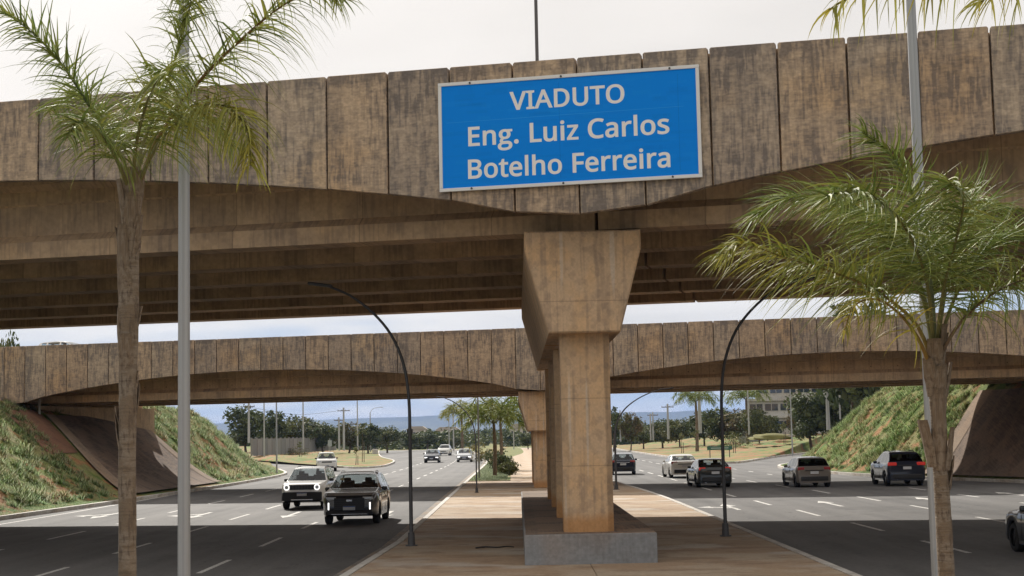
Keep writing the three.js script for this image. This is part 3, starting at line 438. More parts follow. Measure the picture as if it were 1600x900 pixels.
function carShell(s) {
  const zs = new Set(); for (let z = 0; z <= s.L + 1e-6; z += s.L / 64) zs.add(+Math.min(z, s.L).toFixed(4)); for (const z of [...s.top.map(p => p[0]), ...s.ws, ...s.rw, ...s.pil.flatMap(p => [p - 0.05, p + 0.05])]) zs.add(+z.toFixed(4));
  const Z = [...zs].sort((a, b) => a - b), NV = 12;
  const ring = z => {
    const top = poly(s.top, z), f = Math.max(0, 1 - z / 0.62), r = Math.max(0, 1 - (s.L - z) / 0.42), w = s.W / 2 * (1 - 0.20 * f ** 2.4 - 0.12 * r ** 2.4);
    const cab = z > s.ws[0] && z < s.rw[1], belt = cab ? Math.min(top - 0.02, s.belt + 0.05 * (z - s.ws[0]) / s.L) : Math.min(top - 0.035, s.belt + 0.02);
    let low = s.low; for (const a of s.ax) { const q = (s.r + 0.055) ** 2 - (z - a) ** 2; if (q > 0) low = Math.max(low, s.r + Math.sqrt(q)); } if (z < 0.3) low = Math.max(low, s.low + 0.06 * (1 - z / 0.3)); low = Math.min(low, belt - 0.12);
    const t = Math.max(top - belt, 0.02), H = belt - low, wt = Math.min(0.30, 0.36 * t);
    return [[w - 0.05, low], [w - 0.012, low + 0.08 * H], [w, low + 0.35 * H], [w + 0.004, low + 0.62 * H], [w - 0.008, low + 0.84 * H], [w - 0.035, belt - 0.015], [w - 0.06, belt + 0.004], [w - 0.068, belt + 0.05 * t], [w - 0.068 - wt * 0.86, belt + 0.86 * t], [w - 0.09 - wt, belt + 0.95 * t], [(w - 0.09 - wt) * 0.62, belt + 0.99 * t], [0, top]];
  };
  const rings = Z.map(ring), buckets = { body: [], windshield: [], rear_window: [] };
  const put = (b, a, bb, c, d) => (buckets[b] ||= []).push(...a, ...bb, ...c, ...a, ...c, ...d);
  const inR = (z, r) => z > r[0] - 1e-4 && z < r[1] + 1e-4;
  for (let i = 0; i < Z.length - 1; i++) for (let j = 0; j < NV - 1; j++) for (const sd of [-1, 1]) {
    const zm = (Z[i] + Z[i + 1]) / 2, v = (k, m) => [sd * rings[k][m][0], rings[k][m][1], -Z[k]];
    let b = 'body';
    if (j >= 9 && inR(zm, s.ws)) b = 'windshield'; else if (j >= 9 && inR(zm, s.rw)) b = 'rear_window'; else if (j === 7 && zm > s.ws[0] + 0.42 && zm < s.rw[0] + 0.02 && !s.pil.some(p => Math.abs(zm - p) < 0.052)) b = 'side_window' + (sd > 0 ? 4 : 0) + s.pil.filter(p => p < zm).length;
    sd > 0 ? put(b, v(i, j), v(i + 1, j), v(i + 1, j + 1), v(i, j + 1)) : put(b, v(i, j), v(i, j + 1), v(i + 1, j + 1), v(i + 1, j));
  }
  for (const k of [0, Z.length - 1]) for (let j = 0; j < NV - 1; j++) { const a = rings[k][j], b = rings[k][j + 1], z = -Z[k]; const q = [[-a[0], a[1], z], [a[0], a[1], z], [b[0], b[1], z], [-b[0], b[1], z]]; k === 0 ? put('body', ...q) : put('body', q[1], q[0], q[3], q[2]); }
  const out = {}; for (const n in buckets) { let g = new THREE.BufferGeometry(); g.setAttribute('position', new THREE.Float32BufferAttribute(buckets[n], 3)); g = mergeVertices(g, 1e-4); g = toCreasedNormals(g, 0.62); out[n] = g; }
  out.sides = Object.keys(out).filter(n => n.startsWith('side_window')).map(n => out[n]); out.ring = ring; return out;
}
const shells = {};
function car(name, label, type, o, x, d, heading, y = 0) {   // heading in degrees; 0 drives away from the camera
  const s = CARS[type], sh = shells[type] || (shells[type] = carShell(s)), pm = o.paint, g = thing(name, label, o.cat || 'car', [x, y, -d], THREE.MathUtils.degToRad(180 - heading), 'cars on the road');
  const C = new THREE.Vector3(0, 0, s.L / 2), sub = n => n.translate(0, 0, s.L / 2);   // centre the car on its group; nose at +L/2
  const add = (n, geo, m, par = g) => mesh(n, sub(geo.clone()), m, par);
  const body = add('body', sh.body, pm);
  const side = o.tint ? tintGlass : clearGlass; add('windshield', sh.windshield, clearGlass); add('rear_window', sh.rear_window, side); for (const q of sh.sides) add('side_window', q, side);
  add('cabin_floor', box(s.W - 0.3, 0.08, s.rw[0] - s.ws[0] - 0.3, 0, s.low + 0.42, -(s.ws[0] + s.rw[0]) / 2), seatMat); add('dashboard', rbox(s.W - 0.34, 0.2, 0.42, 0.06, 0, s.belt - 0.12, -(s.ws[0] + 0.5)), seatMat);
  for (const k of [-0.36, 0.36]) { add('front_seat', merge([rbox(0.46, 0.62, 0.14, 0.06, k, s.belt - 0.05, -(s.pil[0] - 0.12)), rbox(0.24, 0.16, 0.1, 0.04, k, s.belt + 0.33, -(s.pil[0] - 0.1))]), seatMat); } add('rear_seat', merge([rbox(s.W - 0.45, 0.6, 0.16, 0.06, 0, s.belt - 0.12, -(s.pil[1] + 0.05)), rbox(0.24, 0.14, 0.1, 0.04, -0.36, s.belt + 0.22, -(s.pil[1] + 0.07)), rbox(0.24, 0.14, 0.1, 0.04, 0.36, s.belt + 0.22, -(s.pil[1] + 0.07))]), seatMat);
  add('steering_wheel', new THREE.TorusGeometry(0.18, 0.018, 6, 18).rotateX(-0.4).translate(0.36, s.belt - 0.02, -(s.ws[0] + 0.78)), seatMat);
  add('underbody', box(s.W - 0.34, 0.34, s.L - 0.5, 0, s.low + 0.17, -s.L / 2), CM.under);
  for (const k of [-1, 1]) add('sill', box(0.06, 0.1, s.ax[1] - s.ax[0] - 2 * s.r - 0.16, k * (s.W / 2 - 0.045), s.low + 0.03, -(s.ax[0] + s.ax[1]) / 2), o.clad ? CM.trim : pm);
  for (const a of s.ax) for (const k of [-1, 1]) {
    const wg = part('wheel', g); wg.position.set(k * (s.W / 2 - 0.125), s.r, s.L / 2 - a);
    mesh('tyre', tyreGeo(s.r, 0.21), CM.tyre, wg); mesh('rim', rimGeo(s.r, 0.2), o.rimDark ? CM.rimDark : CM.rim, wg);
    if (o.clad) { const t = new THREE.TorusGeometry(s.r + 0.075, 0.035, 6, 18, Math.PI).rotateY(Math.PI / 2).translate(k * (s.W / 2 - 0.03), s.r, -a); add('arch_trim', t, CM.trim); }
  }
  for (const k of [-1, 1]) { add('mirror', rbox(0.19, 0.13, 0.11, 0.045, k * (s.W / 2 + 0.045), s.belt + 0.05, -(s.ws[0] + 0.55)), o.mirror || pm); add('door_handle', rbox(0.02, 0.03, 0.2, 0.008, k * (s.W / 2 + 0.004), s.belt - 0.14, -(s.pil[0] - 0.06)), o.clad ? CM.trim : pm); }
  if (o.rails) for (const k of [-1, 1]) add('roof_rail', tube([[0.585, s.H - 0.10, 2.15], [0.585, s.H - 0.015, 2.4], [0.575, s.H - 0.02, 3.4], [0.565, s.H - 0.12, 3.7]].map(p => new THREE.Vector3(k * p[0], p[1], -p[2])), 0.016, 0.016, 10, 6), o.railMat || CM.trim);
  if (o.roof) add('roof_panel', loftRoof(sh.ring, s), o.roof);
  // nose
  const fz = 0.012, noseW = sh.ring(0)[3][0] * 2, nt = s.top[0][1];
  if (o.face === 'jeep') {
    add('grille', rbox(1.0, 0.2, 0.05, 0.02, 0, 0.90, 0.0), CM.trim); for (let i = 0; i < 7; i++) add('grille_slot', rbox(0.085, 0.17, 0.03, 0.03, -0.36 + i * 0.12, 0.90, 0.02), CM.rimDark);
    for (const k of [-1, 1]) { const h = add('headlight', new THREE.CylinderGeometry(0.105, 0.105, 0.05, 20).rotateX(Math.PI / 2).translate(k * 0.62, 0.90, 0.01), CM.lamp); mesh('lamp_ring', sub(new THREE.TorusGeometry(0.098, 0.02, 8, 24).translate(k * 0.62, 0.90, 0.036)), CM.drl, h); }
    add('bumper', rbox(1.62, 0.36, 0.14, 0.05, 0, 0.53, -0.03), CM.trim); add('skid_plate', rbox(0.9, 0.06, 0.06, 0.02, 0, 0.40, 0.03), CM.chrome);
  } else if (o.face === 'suv') {
    add('grille', rbox(1.0, 0.42, 0.05, 0.03, 0, 0.68, 0.0), CM.trim); for (let i = 0; i < 6; i++) add('grille_bar', box(0.94, 0.012, 0.02, 0, 0.52 + i * 0.065, 0.024), CM.rimDark);
    for (const k of [-1, 1]) { add('headlight', rbox(0.34, 0.11, 0.12, 0.03, k * 0.60, 0.87, -0.07), CM.lamp); add('daytime_lamp', rbox(0.05, 0.24, 0.05, 0.015, k * 0.68, 0.62, -0.015), CM.drl); }
    add('bumper', rbox(1.56, 0.12, 0.1, 0.04, 0, 0.40, -0.01), CM.trim); add('badge', rbox(0.2, 0.07, 0.02, 0.01, 0, 0.80, 0.03), CM.chrome); add('chin_trim', rbox(1.2, 0.03, 0.03, 0.01, 0, 0.36, 0.045), CM.chrome);
  } else {
    add('grille', rbox(0.9, 0.12, 0.04, 0.02, 0, nt - 0.04, 0), CM.trim); add('bumper', rbox(1.2, 0.16, 0.05, 0.03, 0, 0.38, 0), CM.trim);
    for (const k of [-1, 1]) add('headlight', rbox(0.32, 0.13, 0.16, 0.03, k * (noseW / 2 - 0.1), nt - 0.0, -0.08), o.lit ? CM.drl : CM.lamp);
  }
  const pf = add('number_plate', rbox(0.4, 0.13, 0.012, 0.003, 0, o.face === 'suv' ? 0.56 : o.face ? 0.62 : 0.48, o.face ? 0.052 : 0.03), CM.plate); mesh('plate_band', sub(box(0.39, 0.03, 0.004, 0, (o.face === 'suv' ? 0.56 : o.face ? 0.62 : 0.48) + 0.047, (o.face ? 0.052 : 0.03) + 0.008)), CM.plateBand, pf);
  // tail
  const tz = -s.L, tt = poly(s.top, s.rw[1]);
  for (const k of [-1, 1]) { const tl = add('tail_light', rbox(o.tailW || 0.34, 0.17, 0.18, 0.04, k * (s.W / 2 - 0.23), tt - 0.13, tz + 0.13), o.brake ? CM.tailLit : CM.tail); }
  add('rear_bumper', rbox(s.W * 0.78, 0.22, 0.12, 0.04, 0, s.low + 0.2, tz + 0.03), o.clad ? CM.trim : CM.trim);
  add('rear_plate', rbox(0.4, 0.13, 0.02, 0.003, 0, tt - 0.32, tz - 0.012), CM.plate); add('tailgate_trim', rbox(0.9, 0.04, 0.03, 0.01, 0, tt - 0.21, tz - 0.005), o.chromeTail ? CM.chrome : CM.trim);
  add('exhaust', new THREE.CylinderGeometry(0.03, 0.03, 0.12, 8).rotateX(Math.PI / 2).translate(0.5, s.low + 0.04, tz + 0.06), CM.chrome);
  // door seams
  for (const k of [-1, 1]) for (const zz of [s.ws[0] + 0.2, s.pil[0], s.ax[1] - s.r - 0.08]) add('door_seam', box(0.006, s.belt - s.low - 0.2, 0.012, k * (s.W / 2 + 0.001), (s.belt + s.low) / 2, -zz), CM.under);
  if (o.sticker) add('windscreen_sticker', box(0.12, 0.1, 0.004).rotateX(-0.9).translate(-0.45, 1.46, -1.72), std({ color: lin(0.6, 0.58, 0.35) }));
  return g;
}
function loftRoof(ring, s) { const pos = []; const z0 = s.ws[1] + 0.04, z1 = s.rw[0] - 0.04, n = 14; const P = (z, m, sd) => { const r = ring(z)[m]; return [sd * r[0], r[1] + 0.006, -z]; }; for (let i = 0; i < n; i++) { const a = lerp(z0, z1, i / n), b = lerp(z0, z1, (i + 1) / n); for (const sd of [-1, 1]) for (const m of [9, 10]) { const q = [P(a, m, sd), P(b, m, sd), P(b, m + 1, sd), P(a, m + 1, sd)]; if (sd < 0) q.reverse(); pos.push(...q[0], ...q[1], ...q[2], ...q[0], ...q[2], ...q[3]); } } const g = new THREE.BufferGeometry(); g.setAttribute('position', new THREE.Float32BufferAttribute(pos, 3)); g.computeVertexNormals(); return g; }
{
  const black = paint(0.012, 0.012, 0.014), white = paint(0.74, 0.73, 0.70), navy = paint(0.013, 0.017, 0.03), silver = paint(0.42, 0.43, 0.44, 0.4), beige = paint(0.17, 0.15, 0.13, 0.3), grey = paint(0.05, 0.055, 0.062, 0.3), dgreen = paint(0.016, 0.02, 0.02);
  car('sport_utility_car', 'black sport utility car with two lit upright daytime lamps, nearest on the left road', 'suv', { paint: black, face: 'suv', rails: true, railMat: CM.chrome, rimDark: true, sticker: true, cat: 'car' }, -5.5, 53.0, 181.2);
  car('sport_utility_car', 'white boxy sport utility car with glowing round headlight rings behind the black one', 'boxy', { paint: white, face: 'jeep', roof: CM.trim, clad: true, rails: true, mirror: CM.trim }, -8.72, 64.9, 181.5);
  car('pickup_car', 'white car with dark lower front, waiting at the slip road behind the boxy white one', 'boxy', { paint: white, clad: true, mirror: CM.trim }, -17.2, 139, 172);
  car('hatchback_car', 'small dark car far away on the left road, in the middle lane', 'hatch', { paint: navy, lit: true }, -9.6, 174, 180);
  car('sport_utility_car', 'farthest car, a white one behind the dark and the silver car', 'suv', { paint: white, clad: true }, -11.2, 238, 183);
  car('sedan_car', 'silver car far away on the left road, beside the second curved lamp', 'hatch', { paint: silver, lit: true }, -5.95, 174, 180);
  car('hatchback_car', 'dark blue hatchback half hidden behind the pier column', 'hatch', { paint: navy, chromeTail: true }, 7.3, 107.5, 3);
  car('sedan_car', 'white sedan seen from behind on the right road', 'sedan', { paint: white, tailW: 0.4 }, 10.2, 97.5, -3);
  car('sedan_car', 'black sedan with one bright tail light beside the white sedan', 'sedan', { paint: dgreen, brake: true }, 9.85, 80.1, -2.5);
  car('hatchback_car', 'beige hatchback seen from behind in the shadow of the farther viaduct', 'hatch', { paint: beige, rimDark: true, tint: true }, 14.4, 77.5, -2);
  car('sport_utility_car', 'dark blue sport utility car with red tail lights left of the right palm trunk', 'suv', { paint: navy, brake: true, rails: true, tailW: 0.42, tint: true }, 18.8, 76.8, 1);
  car('sedan_car', 'dark car cut off by the right edge of the picture', 'sedan', { paint: grey, rimDark: true, tint: true }, 11.9, 33.4, 0);
  car('sedan_car', 'white car passing on the farther viaduct, only its roof showing', 'hatch', { paint: white }, -25.0, 86.2, 102.9, 7.125);
}

/* ------------------------------------------------ palms */
// leaflets are narrow bent strips along an arching stalk; every strip has its own green or yellow
function frondGeo(pts, o, R) {
  const cv = new THREE.CatmullRomCurve3(pts), pos = [], nor = [], col = [], uv = [];
  const len = cv.getLength(), g = tube(pts, (o.r || 0.024) * 1.1, 0.005, 24, 6).toNonIndexed(), stalk = o.stalk || [0.20, 0.19, 0.07];
  const gc = new Float32Array(g.attributes.position.count * 3); for (let i = 0; i < gc.length; i += 3) { gc[i] = stalk[0]; gc[i + 1] = stalk[1]; gc[i + 2] = stalk[2]; } g.setAttribute('color', new THREE.BufferAttribute(gc, 3));
  const up = new THREE.Vector3(0, 1, 0), N = Math.round((o.n || 120) * 1.1), tmp = new THREE.Vector3();
  for (let i = 0; i < N; i++) {
    const t = lerp(o.t0 ?? 0.16, 0.995, (i + R()) / N), c = cv.getPointAt(t), T = cv.getTangentAt(t);
    let S = new THREE.Vector3().crossVectors(T, up); if (S.lengthSq() < 0.01) S.set(1, 0, 0); S.normalize(); const Nn = new THREE.Vector3().crossVectors(S, T).normalize();
    for (const sd of [-1, 1]) {
      if (R() < (o.gap || 0.12)) continue;
      const L = 1.18 * (o.leaf || 0.6) * (0.45 + 0.75 * Math.sin(Math.PI * Math.min(1, 0.15 + t * 0.86))) * (0.75 + 0.5 * R()), fan = (R() - 0.42) * 2.0;
      let d = S.clone().multiplyScalar(sd * Math.cos(fan)).addScaledVector(Nn, Math.sin(fan) * 0.9).addScaledVector(T, 0.1 + 0.55 * t + 0.35 * R()).normalize();
      const w = (o.w || 0.011) * (0.7 + 0.6 * R()), seg = o.seg || 5, droop = (o.droop ?? 0.5) * (0.6 + 0.8 * R());
      const side = new THREE.Vector3().crossVectors(d, up).normalize().applyAxisAngle(d, (R() - 0.5) * 2.2);
      const yl = Math.min(1, Math.max(0, (o.yellow || 0) + (R() - 0.5) * 0.5 + (o.tipYellow || 0) * t)), br = 0.6 + 0.75 * R(); const cc = mix3(mix3([0.12, 0.185, 0.035], [0.29, 0.33, 0.10], R()), [0.46, 0.37, 0.055], yl).map(q => q * br);
      let p = c.clone(), pl = p.clone().addScaledVector(side, w), pr = p.clone().addScaledVector(side, -w);
      for (let k = 1; k <= seg; k++) {
        const f = k / seg; d.addScaledVector(up, -droop * (0.25 + f) * 0.42); if (o.wind) d.addScaledVector(o.wind, 0.22 * f); d.normalize();
        const q = p.clone().addScaledVector(d, L / seg), ww = w * (1 - 0.92 * f ** 1.6), ql = q.clone().addScaledVector(side, ww), qr = q.clone().addScaledVector(side, -ww), n = tmp.crossVectors(d, side).normalize();
        const v = [pl, pr, qr, pl, qr, ql]; for (const a of v) { pos.push(a.x, a.y, a.z); nor.push(n.x, n.y, n.z); col.push(...cc); uv.push(0, 0); }
        p = q; pl = ql; pr = qr;
      }
    }
  }
  const l = new THREE.BufferGeometry(); l.setAttribute('position', new THREE.Float32BufferAttribute(pos, 3)); l.setAttribute('normal', new THREE.Float32BufferAttribute(nor, 3)); l.setAttribute('uv', new THREE.Float32BufferAttribute(uv, 2)); l.setAttribute('color', new THREE.Float32BufferAttribute(col, 3));
  return merge([g, l]);
}
function trunkGeo(pts, radii, R, rad = 18, seg = 70) {
  const cv = new THREE.CatmullRomCurve3(pts), pos = [], uv = [], idx = [];
  for (let i = 0; i <= seg; i++) { const t = i / seg, c = cv.getPoint(t), rr = poly(radii, t); for (let j = 0; j <= rad; j++) { const a = j / rad * Math.PI * 2, ja = j % rad; const n = 1 + 0.07 * (vn(t * 26, ja / rad * 7, 99, 7, 5) - 0.5) + 0.13 * (vn(t * 9, ja / rad * 5, 99, 5, 6) - 0.5) + 0.05 * (hash(i, ja, 8) - 0.5); pos.push(c.x + Math.cos(a) * rr * n, c.y, c.z + Math.sin(a) * rr * n); uv.push(j / rad, t * 6); } }
  for (let i = 0; i < seg; i++) for (let j = 0; j < rad; j++) { const a = i * (rad + 1) + j, b = a + rad + 1; idx.push(a, b, a + 1, b, b + 1, a + 1); }
  const g = new THREE.BufferGeometry(); g.setAttribute('position', new THREE.Float32BufferAttribute(pos, 3)); g.setAttribute('uv', new THREE.Float32BufferAttribute(uv, 2)); g.setIndex(idx); g.computeVertexNormals(); return g;
}
function bootGeo(p, az, h, w, lean, R) {      // a dead leaf base clasping the trunk: a curved, split plate
  const pos = [], idx = [], uv = [], n = 6, m = 6, T = 0.012; const V = [];
  for (let side = 0; side < 2; side++) for (let i = 0; i <= n; i++) for (let j = 0; j <= m; j++) { const t = i / n, u = j / m - 0.5, ww = w * (1 - 0.75 * t ** 1.5), a = az + u * 1.9 * (1 - 0.5 * t), r = 0.094 + lean * t * t + 0.02 * Math.sin(t * 3) - side * T + 0.01 * R(); pos.push(p.x + Math.cos(a) * r, p.y + t * h, p.z + Math.sin(a) * r); uv.push(u, t); }
  const o = (n + 1) * (m + 1); for (let i = 0; i < n; i++) for (let j = 0; j < m; j++) { const a = i * (m + 1) + j, b = a + m + 1; idx.push(a, a + 1, b, b, a + 1, b + 1, o + a, o + b, o + a + 1, o + b, o + b + 1, o + a + 1); }
  for (let j = 0; j < m; j++) { const a = n * (m + 1) + j; idx.push(a, a + 1, o + a, o + a, a + 1, o + a + 1); } for (let i = 0; i < n; i++) for (const j of [0, m]) { const a = i * (m + 1) + j, b = a + m + 1; idx.push(a, b, o + a, o + a, b, o + b); }
  const g = new THREE.BufferGeometry(); g.setAttribute('position', new THREE.Float32BufferAttribute(pos, 3)); g.setAttribute('uv', new THREE.Float32BufferAttribute(uv, 2)); g.setIndex(idx); g.computeVertexNormals(); return g;
}
const windL = new THREE.Vector3(-1, 0.15, 0.2);
function palm(name, label, base, trunkPts, radii, fronds, boots, seed) {   // all points relative to base
  const R = rng(seed), g = thing(name, label, 'palm tree', base.toArray());
  const rel = v => v.clone().sub(base);
  mesh('trunk', trunkGeo(trunkPts.map(rel), radii, R), M.palmBark, g);
  for (const f of fronds) mesh('frond', frondGeo(f.pts.map(rel), f, R), M.frond, g);
  for (let i = 0; i < 12; i++) { const t = 0.35 + 0.6 * R(), c = new THREE.CatmullRomCurve3(trunkPts.map(rel)).getPoint(t); boots.push([c.add(base), R() * 6.283, 0.18 + 0.3 * R(), 0.15, 0.01 + 0.06 * R()]); }
  for (const [p, az, h, w, lean] of boots) mesh('leaf_base', bootGeo(rel(p), az, h, w, lean, R), M.boot, g);
  return g;
}
{ // the left palm, about 18 m off
  const D = 18, P = (x, y, dd = 0) => at(x, y, D + dd), b = at(199, 900, D); b.y = 0;
  const F = (pts, o) => ({ pts: pts.map(p => P(...p)), t0: 0.27, ...o });
  palm('queen_palm', 'tall palm in the left foreground with a rough grey trunk', b,
    [b.clone(), P(199, 880), P(199, 720), P(200, 560), P(202, 430), P(206, 330), P(210, 285)], [[0, 0.108], [0.35, 0.104], [0.6, 0.116], [0.78, 0.096], [0.9, 0.082], [1, 0.06]],
    [F([[204, 300], [178, 240, 0.1], [130, 150, 0.1], [75, 75, 0.1], [10, 22, 0], [-50, 5, 0]], { leaf: 0.52, n: 150, droop: 0.35, yellow: 0.02, r: 0.026, stalk: [0.10, 0.13, 0.04] }),
    F([[212, 300], [248, 215, -0.2], [300, 140, -0.5], [370, 68, -0.8], [440, 10, -1.1], [500, -18, -1.3], [540, 0, -1.5]], { leaf: 0.62, n: 170, droop: 0.75, yellow: 0.18, r: 0.028, stalk: [0.24, 0.14, 0.045] }),
    F([[208, 295], [225, 220, 0.5], [262, 130, 0.7], [285, 40, 0.8], [282, -30, 0.8], [268, -70, 0.7]], { leaf: 0.5, n: 130, droop: 0.5, yellow: 0.08 }),
    F([[212, 295], [250, 220, -0.3], [300, 172, -0.8], [350, 165, -1.2], [385, 200, -1.5], [392, 262, -1.6]], { leaf: 0.62, n: 140, droop: 1.0, yellow: 0.18, tipYellow: 0.4 }),
    F([[208, 295], [228, 235, 0.6], [270, 190, 1.4], [330, 190, 2.0], [370, 235, 2.3]], { leaf: 0.6, n: 110, droop: 0.9, yellow: 0.15 }),
    F([[203, 300], [180, 245, -0.6], [150, 200, -1.3], [122, 190, -1.8], [105, 215, -2.1]], { leaf: 0.5, n: 90, droop: 0.9, yellow: 0.1 }),
    F([[205, 300], [188, 235, 0.7], [155, 175, 1.5], [110, 150, 2.2], [75, 175, 2.8]], { leaf: 0.55, n: 110, droop: 0.7, yellow: 0.03 }),
    F([[207, 300], [212, 230, -0.6], [228, 165, -1.3], [250, 120, -2.1], [268, 110, -2.8]], { leaf: 0.55, n: 110, droop: 0.7, yellow: 0.12 }),
    
    F([[288, -60, 0.4], [295, -40, 0.2], [298, 0, 0.1], [290, 40, 0]], { leaf: 0.4, n: 60, droop: 0.9, yellow: 0.15, t0: 0.02, r: 0.01 })],
    [[P(199, 470), 1.9, 0.9, 0.2, 0.03], [P(203, 400), 1.2, 0.75, 0.18, 0.05], [P(205, 360), 2.6, 0.6, 0.16, 0.07], [P(206, 340), 0.3, 0.55, 0.16, 0.06], [P(200, 560), 2.9, 0.6, 0.2, 0.02], [P(203, 420), 3.3, 0.5, 0.16, 0.08], [P(207, 330), 1.5, 0.5, 0.15, 0.10]], 41);
}
{ // the right palm
  const D = 18, P = (x, y, dd = 0) => at(x, y, D + dd), b = at(1480, 900, D); b.y = 0;
  const F = (pts, o) => ({ pts: pts.map(p => P(...p)), wind: windL, t0: 0.27, ...o });
  palm('queen_palm', 'palm in the right foreground with a full crown below the deck', b,
    [b.clone(), P(1478, 880), P(1473, 780), P(1468, 720), P(1466, 660), P(1463, 600), P(1461, 550)], [[0, 0.10], [0.4, 0.088], [0.62, 0.085], [0.75, 0.092], [0.9, 0.075], [1, 0.058]],
    [F([[1460, 560], [1458, 480, 0.1], [1446, 390, 0.1], [1428, 310, 0], [1390, 240, -0.1], [1345, 205, -0.2]], { leaf: 0.66, n: 170, droop: 0.45, yellow: 0.02, stalk: [0.19, 0.21, 0.11], r: 0.028, t0: 0.2 }),
    F([[1456, 560], [1430, 505, -0.2], [1370, 455, -0.5], [1303, 426, -0.8], [1228, 403, -1.0], [1157, 382, -1.2], [1125, 400, -1.3]], { leaf: 0.66, n: 180, droop: 0.75, yellow: 0.06, tipYellow: 0.35, stalk: [0.26, 0.2, 0.06] }),
    F([[1458, 550], [1440, 460, 0.3], [1390, 370, 0.7], [1310, 318, 1.1], [1225, 310, 1.4], [1170, 345, 1.5]], { leaf: 0.66, n: 170, droop: 0.6, yellow: 0.04 }),
    F([[1464, 550], [1490, 470, 0.3], [1530, 400, 0.6], [1580, 365, 0.9], [1650, 370, 1.1]], { leaf: 0.62, n: 150, droop: 0.6, yellow: 0.03 }),
    F([[1466, 560], [1500, 505, -0.3], [1550, 460, -0.6], [1610, 435, -0.9], [1690, 440, -1.2]], { leaf: 0.55, n: 120, droop: 0.8, yellow: 0.12, stalk: [0.2, 0.14, 0.09] }),
    F([[1455, 575], [1435, 530, -0.3], [1405, 490, -0.7], [1370, 468, -1.0], [1335, 478, -1.3], [1318, 520, -1.5]], { leaf: 0.42, n: 60, droop: 1.1, yellow: 0.45, tipYellow: 0.3, gap: 0.3, stalk: [0.28, 0.18, 0.05] }),
    F([[1462, 550], [1475, 450, -0.3], [1495, 370, -0.8], [1505, 310, -1.4], [1480, 280, -2.0]], { leaf: 0.6, n: 140, droop: 0.5, yellow: 0.04 }),
    F([[1459, 550], [1448, 440, -0.4], [1410, 350, -1.0], [1350, 300, -1.6], [1290, 305, -2.2]], { leaf: 0.64, n: 160, droop: 0.6, yellow: 0.05 }),
    F([[1462, 550], [1480, 440, 0.5], [1500, 360, 1.2], [1540, 320, 1.9], [1590, 330, 2.5]], { leaf: 0.6, n: 140, droop: 0.6, yellow: 0.03 }),
    F([[1460, 550], [1440, 450, 0.6], [1400, 370, 1.5], [1340, 325, 2.3], [1280, 330, 3.0]], { leaf: 0.6, n: 140, droop: 0.7, yellow: 0.1 })],
    [[P(1468, 735), 1.6, 0.95, 0.2, 0.04], [P(1463, 730), 2.7, 0.55, 0.2, 0.10], [P(1472, 735), 0.5, 0.5, 0.18, 0.06], [P(1465, 640), 1.3, 0.5, 0.17, 0.05], [P(1463, 620), 2.4, 0.45, 0.16, 0.06], [P(1468, 620), 0.2, 0.4, 0.15, 0.06], [P(1462, 590), 1.8, 0.45, 0.15, 0.08]], 43);
}
{ // a third palm outside the right edge: the tips of its fronds hang into the picture
  const D = 14, P = (x, y, dd = 0) => at(x, y, D + dd), b = at(1730, 900, D); b.y = 0;
  const F = (pts, o) => ({ pts: pts.map(p => P(...p)), ...o });
  palm('queen_palm', 'palm beyond the right edge, its yellowing frond tips hanging in at the top right', b,
    [b.clone(), P(1730, 600), P(1728, 300), P(1725, 0), P(1722, -140)], [[0, 0.16], [0.5, 0.13], [0.9, 0.11], [1, 0.08]],
    [F([[1722, -130], [1670, -190], [1590, -170], [1500, -75, -0.2], [1400, -25, -0.3], [1330, -5, -0.4], [1295, 15, -0.5]], { leaf: 0.62, n: 70, droop: 1.3, yellow: 0.42, tipYellow: 0.2, w: 0.014, gap: 0.3 }),
    F([[1722, -130], [1690, -150, -0.3], [1640, -80, -0.5], [1580, -30, -0.7], [1530, 5, -0.8]], { leaf: 0.55, n: 60, droop: 1.0, yellow: 0.55, gap: 0.2 }),
    F([[1722, -130], [1760, -220], [1830, -240], [1920, -180]], { leaf: 0.6, n: 90, droop: 0.7, yellow: 0.1 }), F([[1722, -130], [1700, -260, 0.5], [1660, -340, 1.2], [1600, -330, 2]], { leaf: 0.6, n: 90, droop: 0.7, yellow: 0.1 }), F([[1722, -130], [1750, -260, -0.8], [1800, -300, -1.6], [1850, -270, -2.4]], { leaf: 0.6, n: 90, droop: 0.7, yellow: 0.1 })],
    [[P(1726, -60), 1.5, 0.6, 0.2, 0.06]], 47);
}
function farPalm(label, px, py, D, h, R0, seed, rad, yellow) {   // far palms share the kind but not the fine leaflet count
  const R = rng(seed), p = at(px, py, D), b = new THREE.Vector3(p.x, 0.1, -D), g = thing('far_palm', label, 'palm tree', b.toArray(), 0, 'palms in the distance');
  mesh('trunk', trunkGeo([[0, 0], [0.05, h * 0.5], [0, h]].map(q => new THREE.Vector3(q[0], q[1], 0)), [[0, rad * 1.15], [0.6, rad], [1, rad * 0.75]], R, 9, 16), M.palmBark, g);
  const n = 13; for (let i = 0; i < n; i++) { const a = i / n * 6.283 + R() * 0.4, u = 0.45 + 1.0 * R(), L = R0 * (0.8 + 0.4 * R()), V = (r, y) => new THREE.Vector3(Math.cos(a) * r, h + y, Math.sin(a) * r); mesh('frond', frondGeo([V(0, 0), V(L * 0.3, L * 0.34 * u), V(L * 0.65, L * (0.55 * u - 0.08)), V(L, L * (0.45 * u - 0.38))], { leaf: R0 * 0.30, n: 44, droop: 0.7, yellow, w: 0.035, seg: 2, r: 0.03 }, R), M.frond, g); }
  return g;
}
farPalm('nearer of the two palms on the median grass beyond the farther viaduct', 773, 743, 103, 3.5, 2.5, 61, 0.13, 0.05);
farPalm('palm just behind the nearer median palm', 783, 730, 122, 3.9, 2.5, 62, 0.13, 0.08);
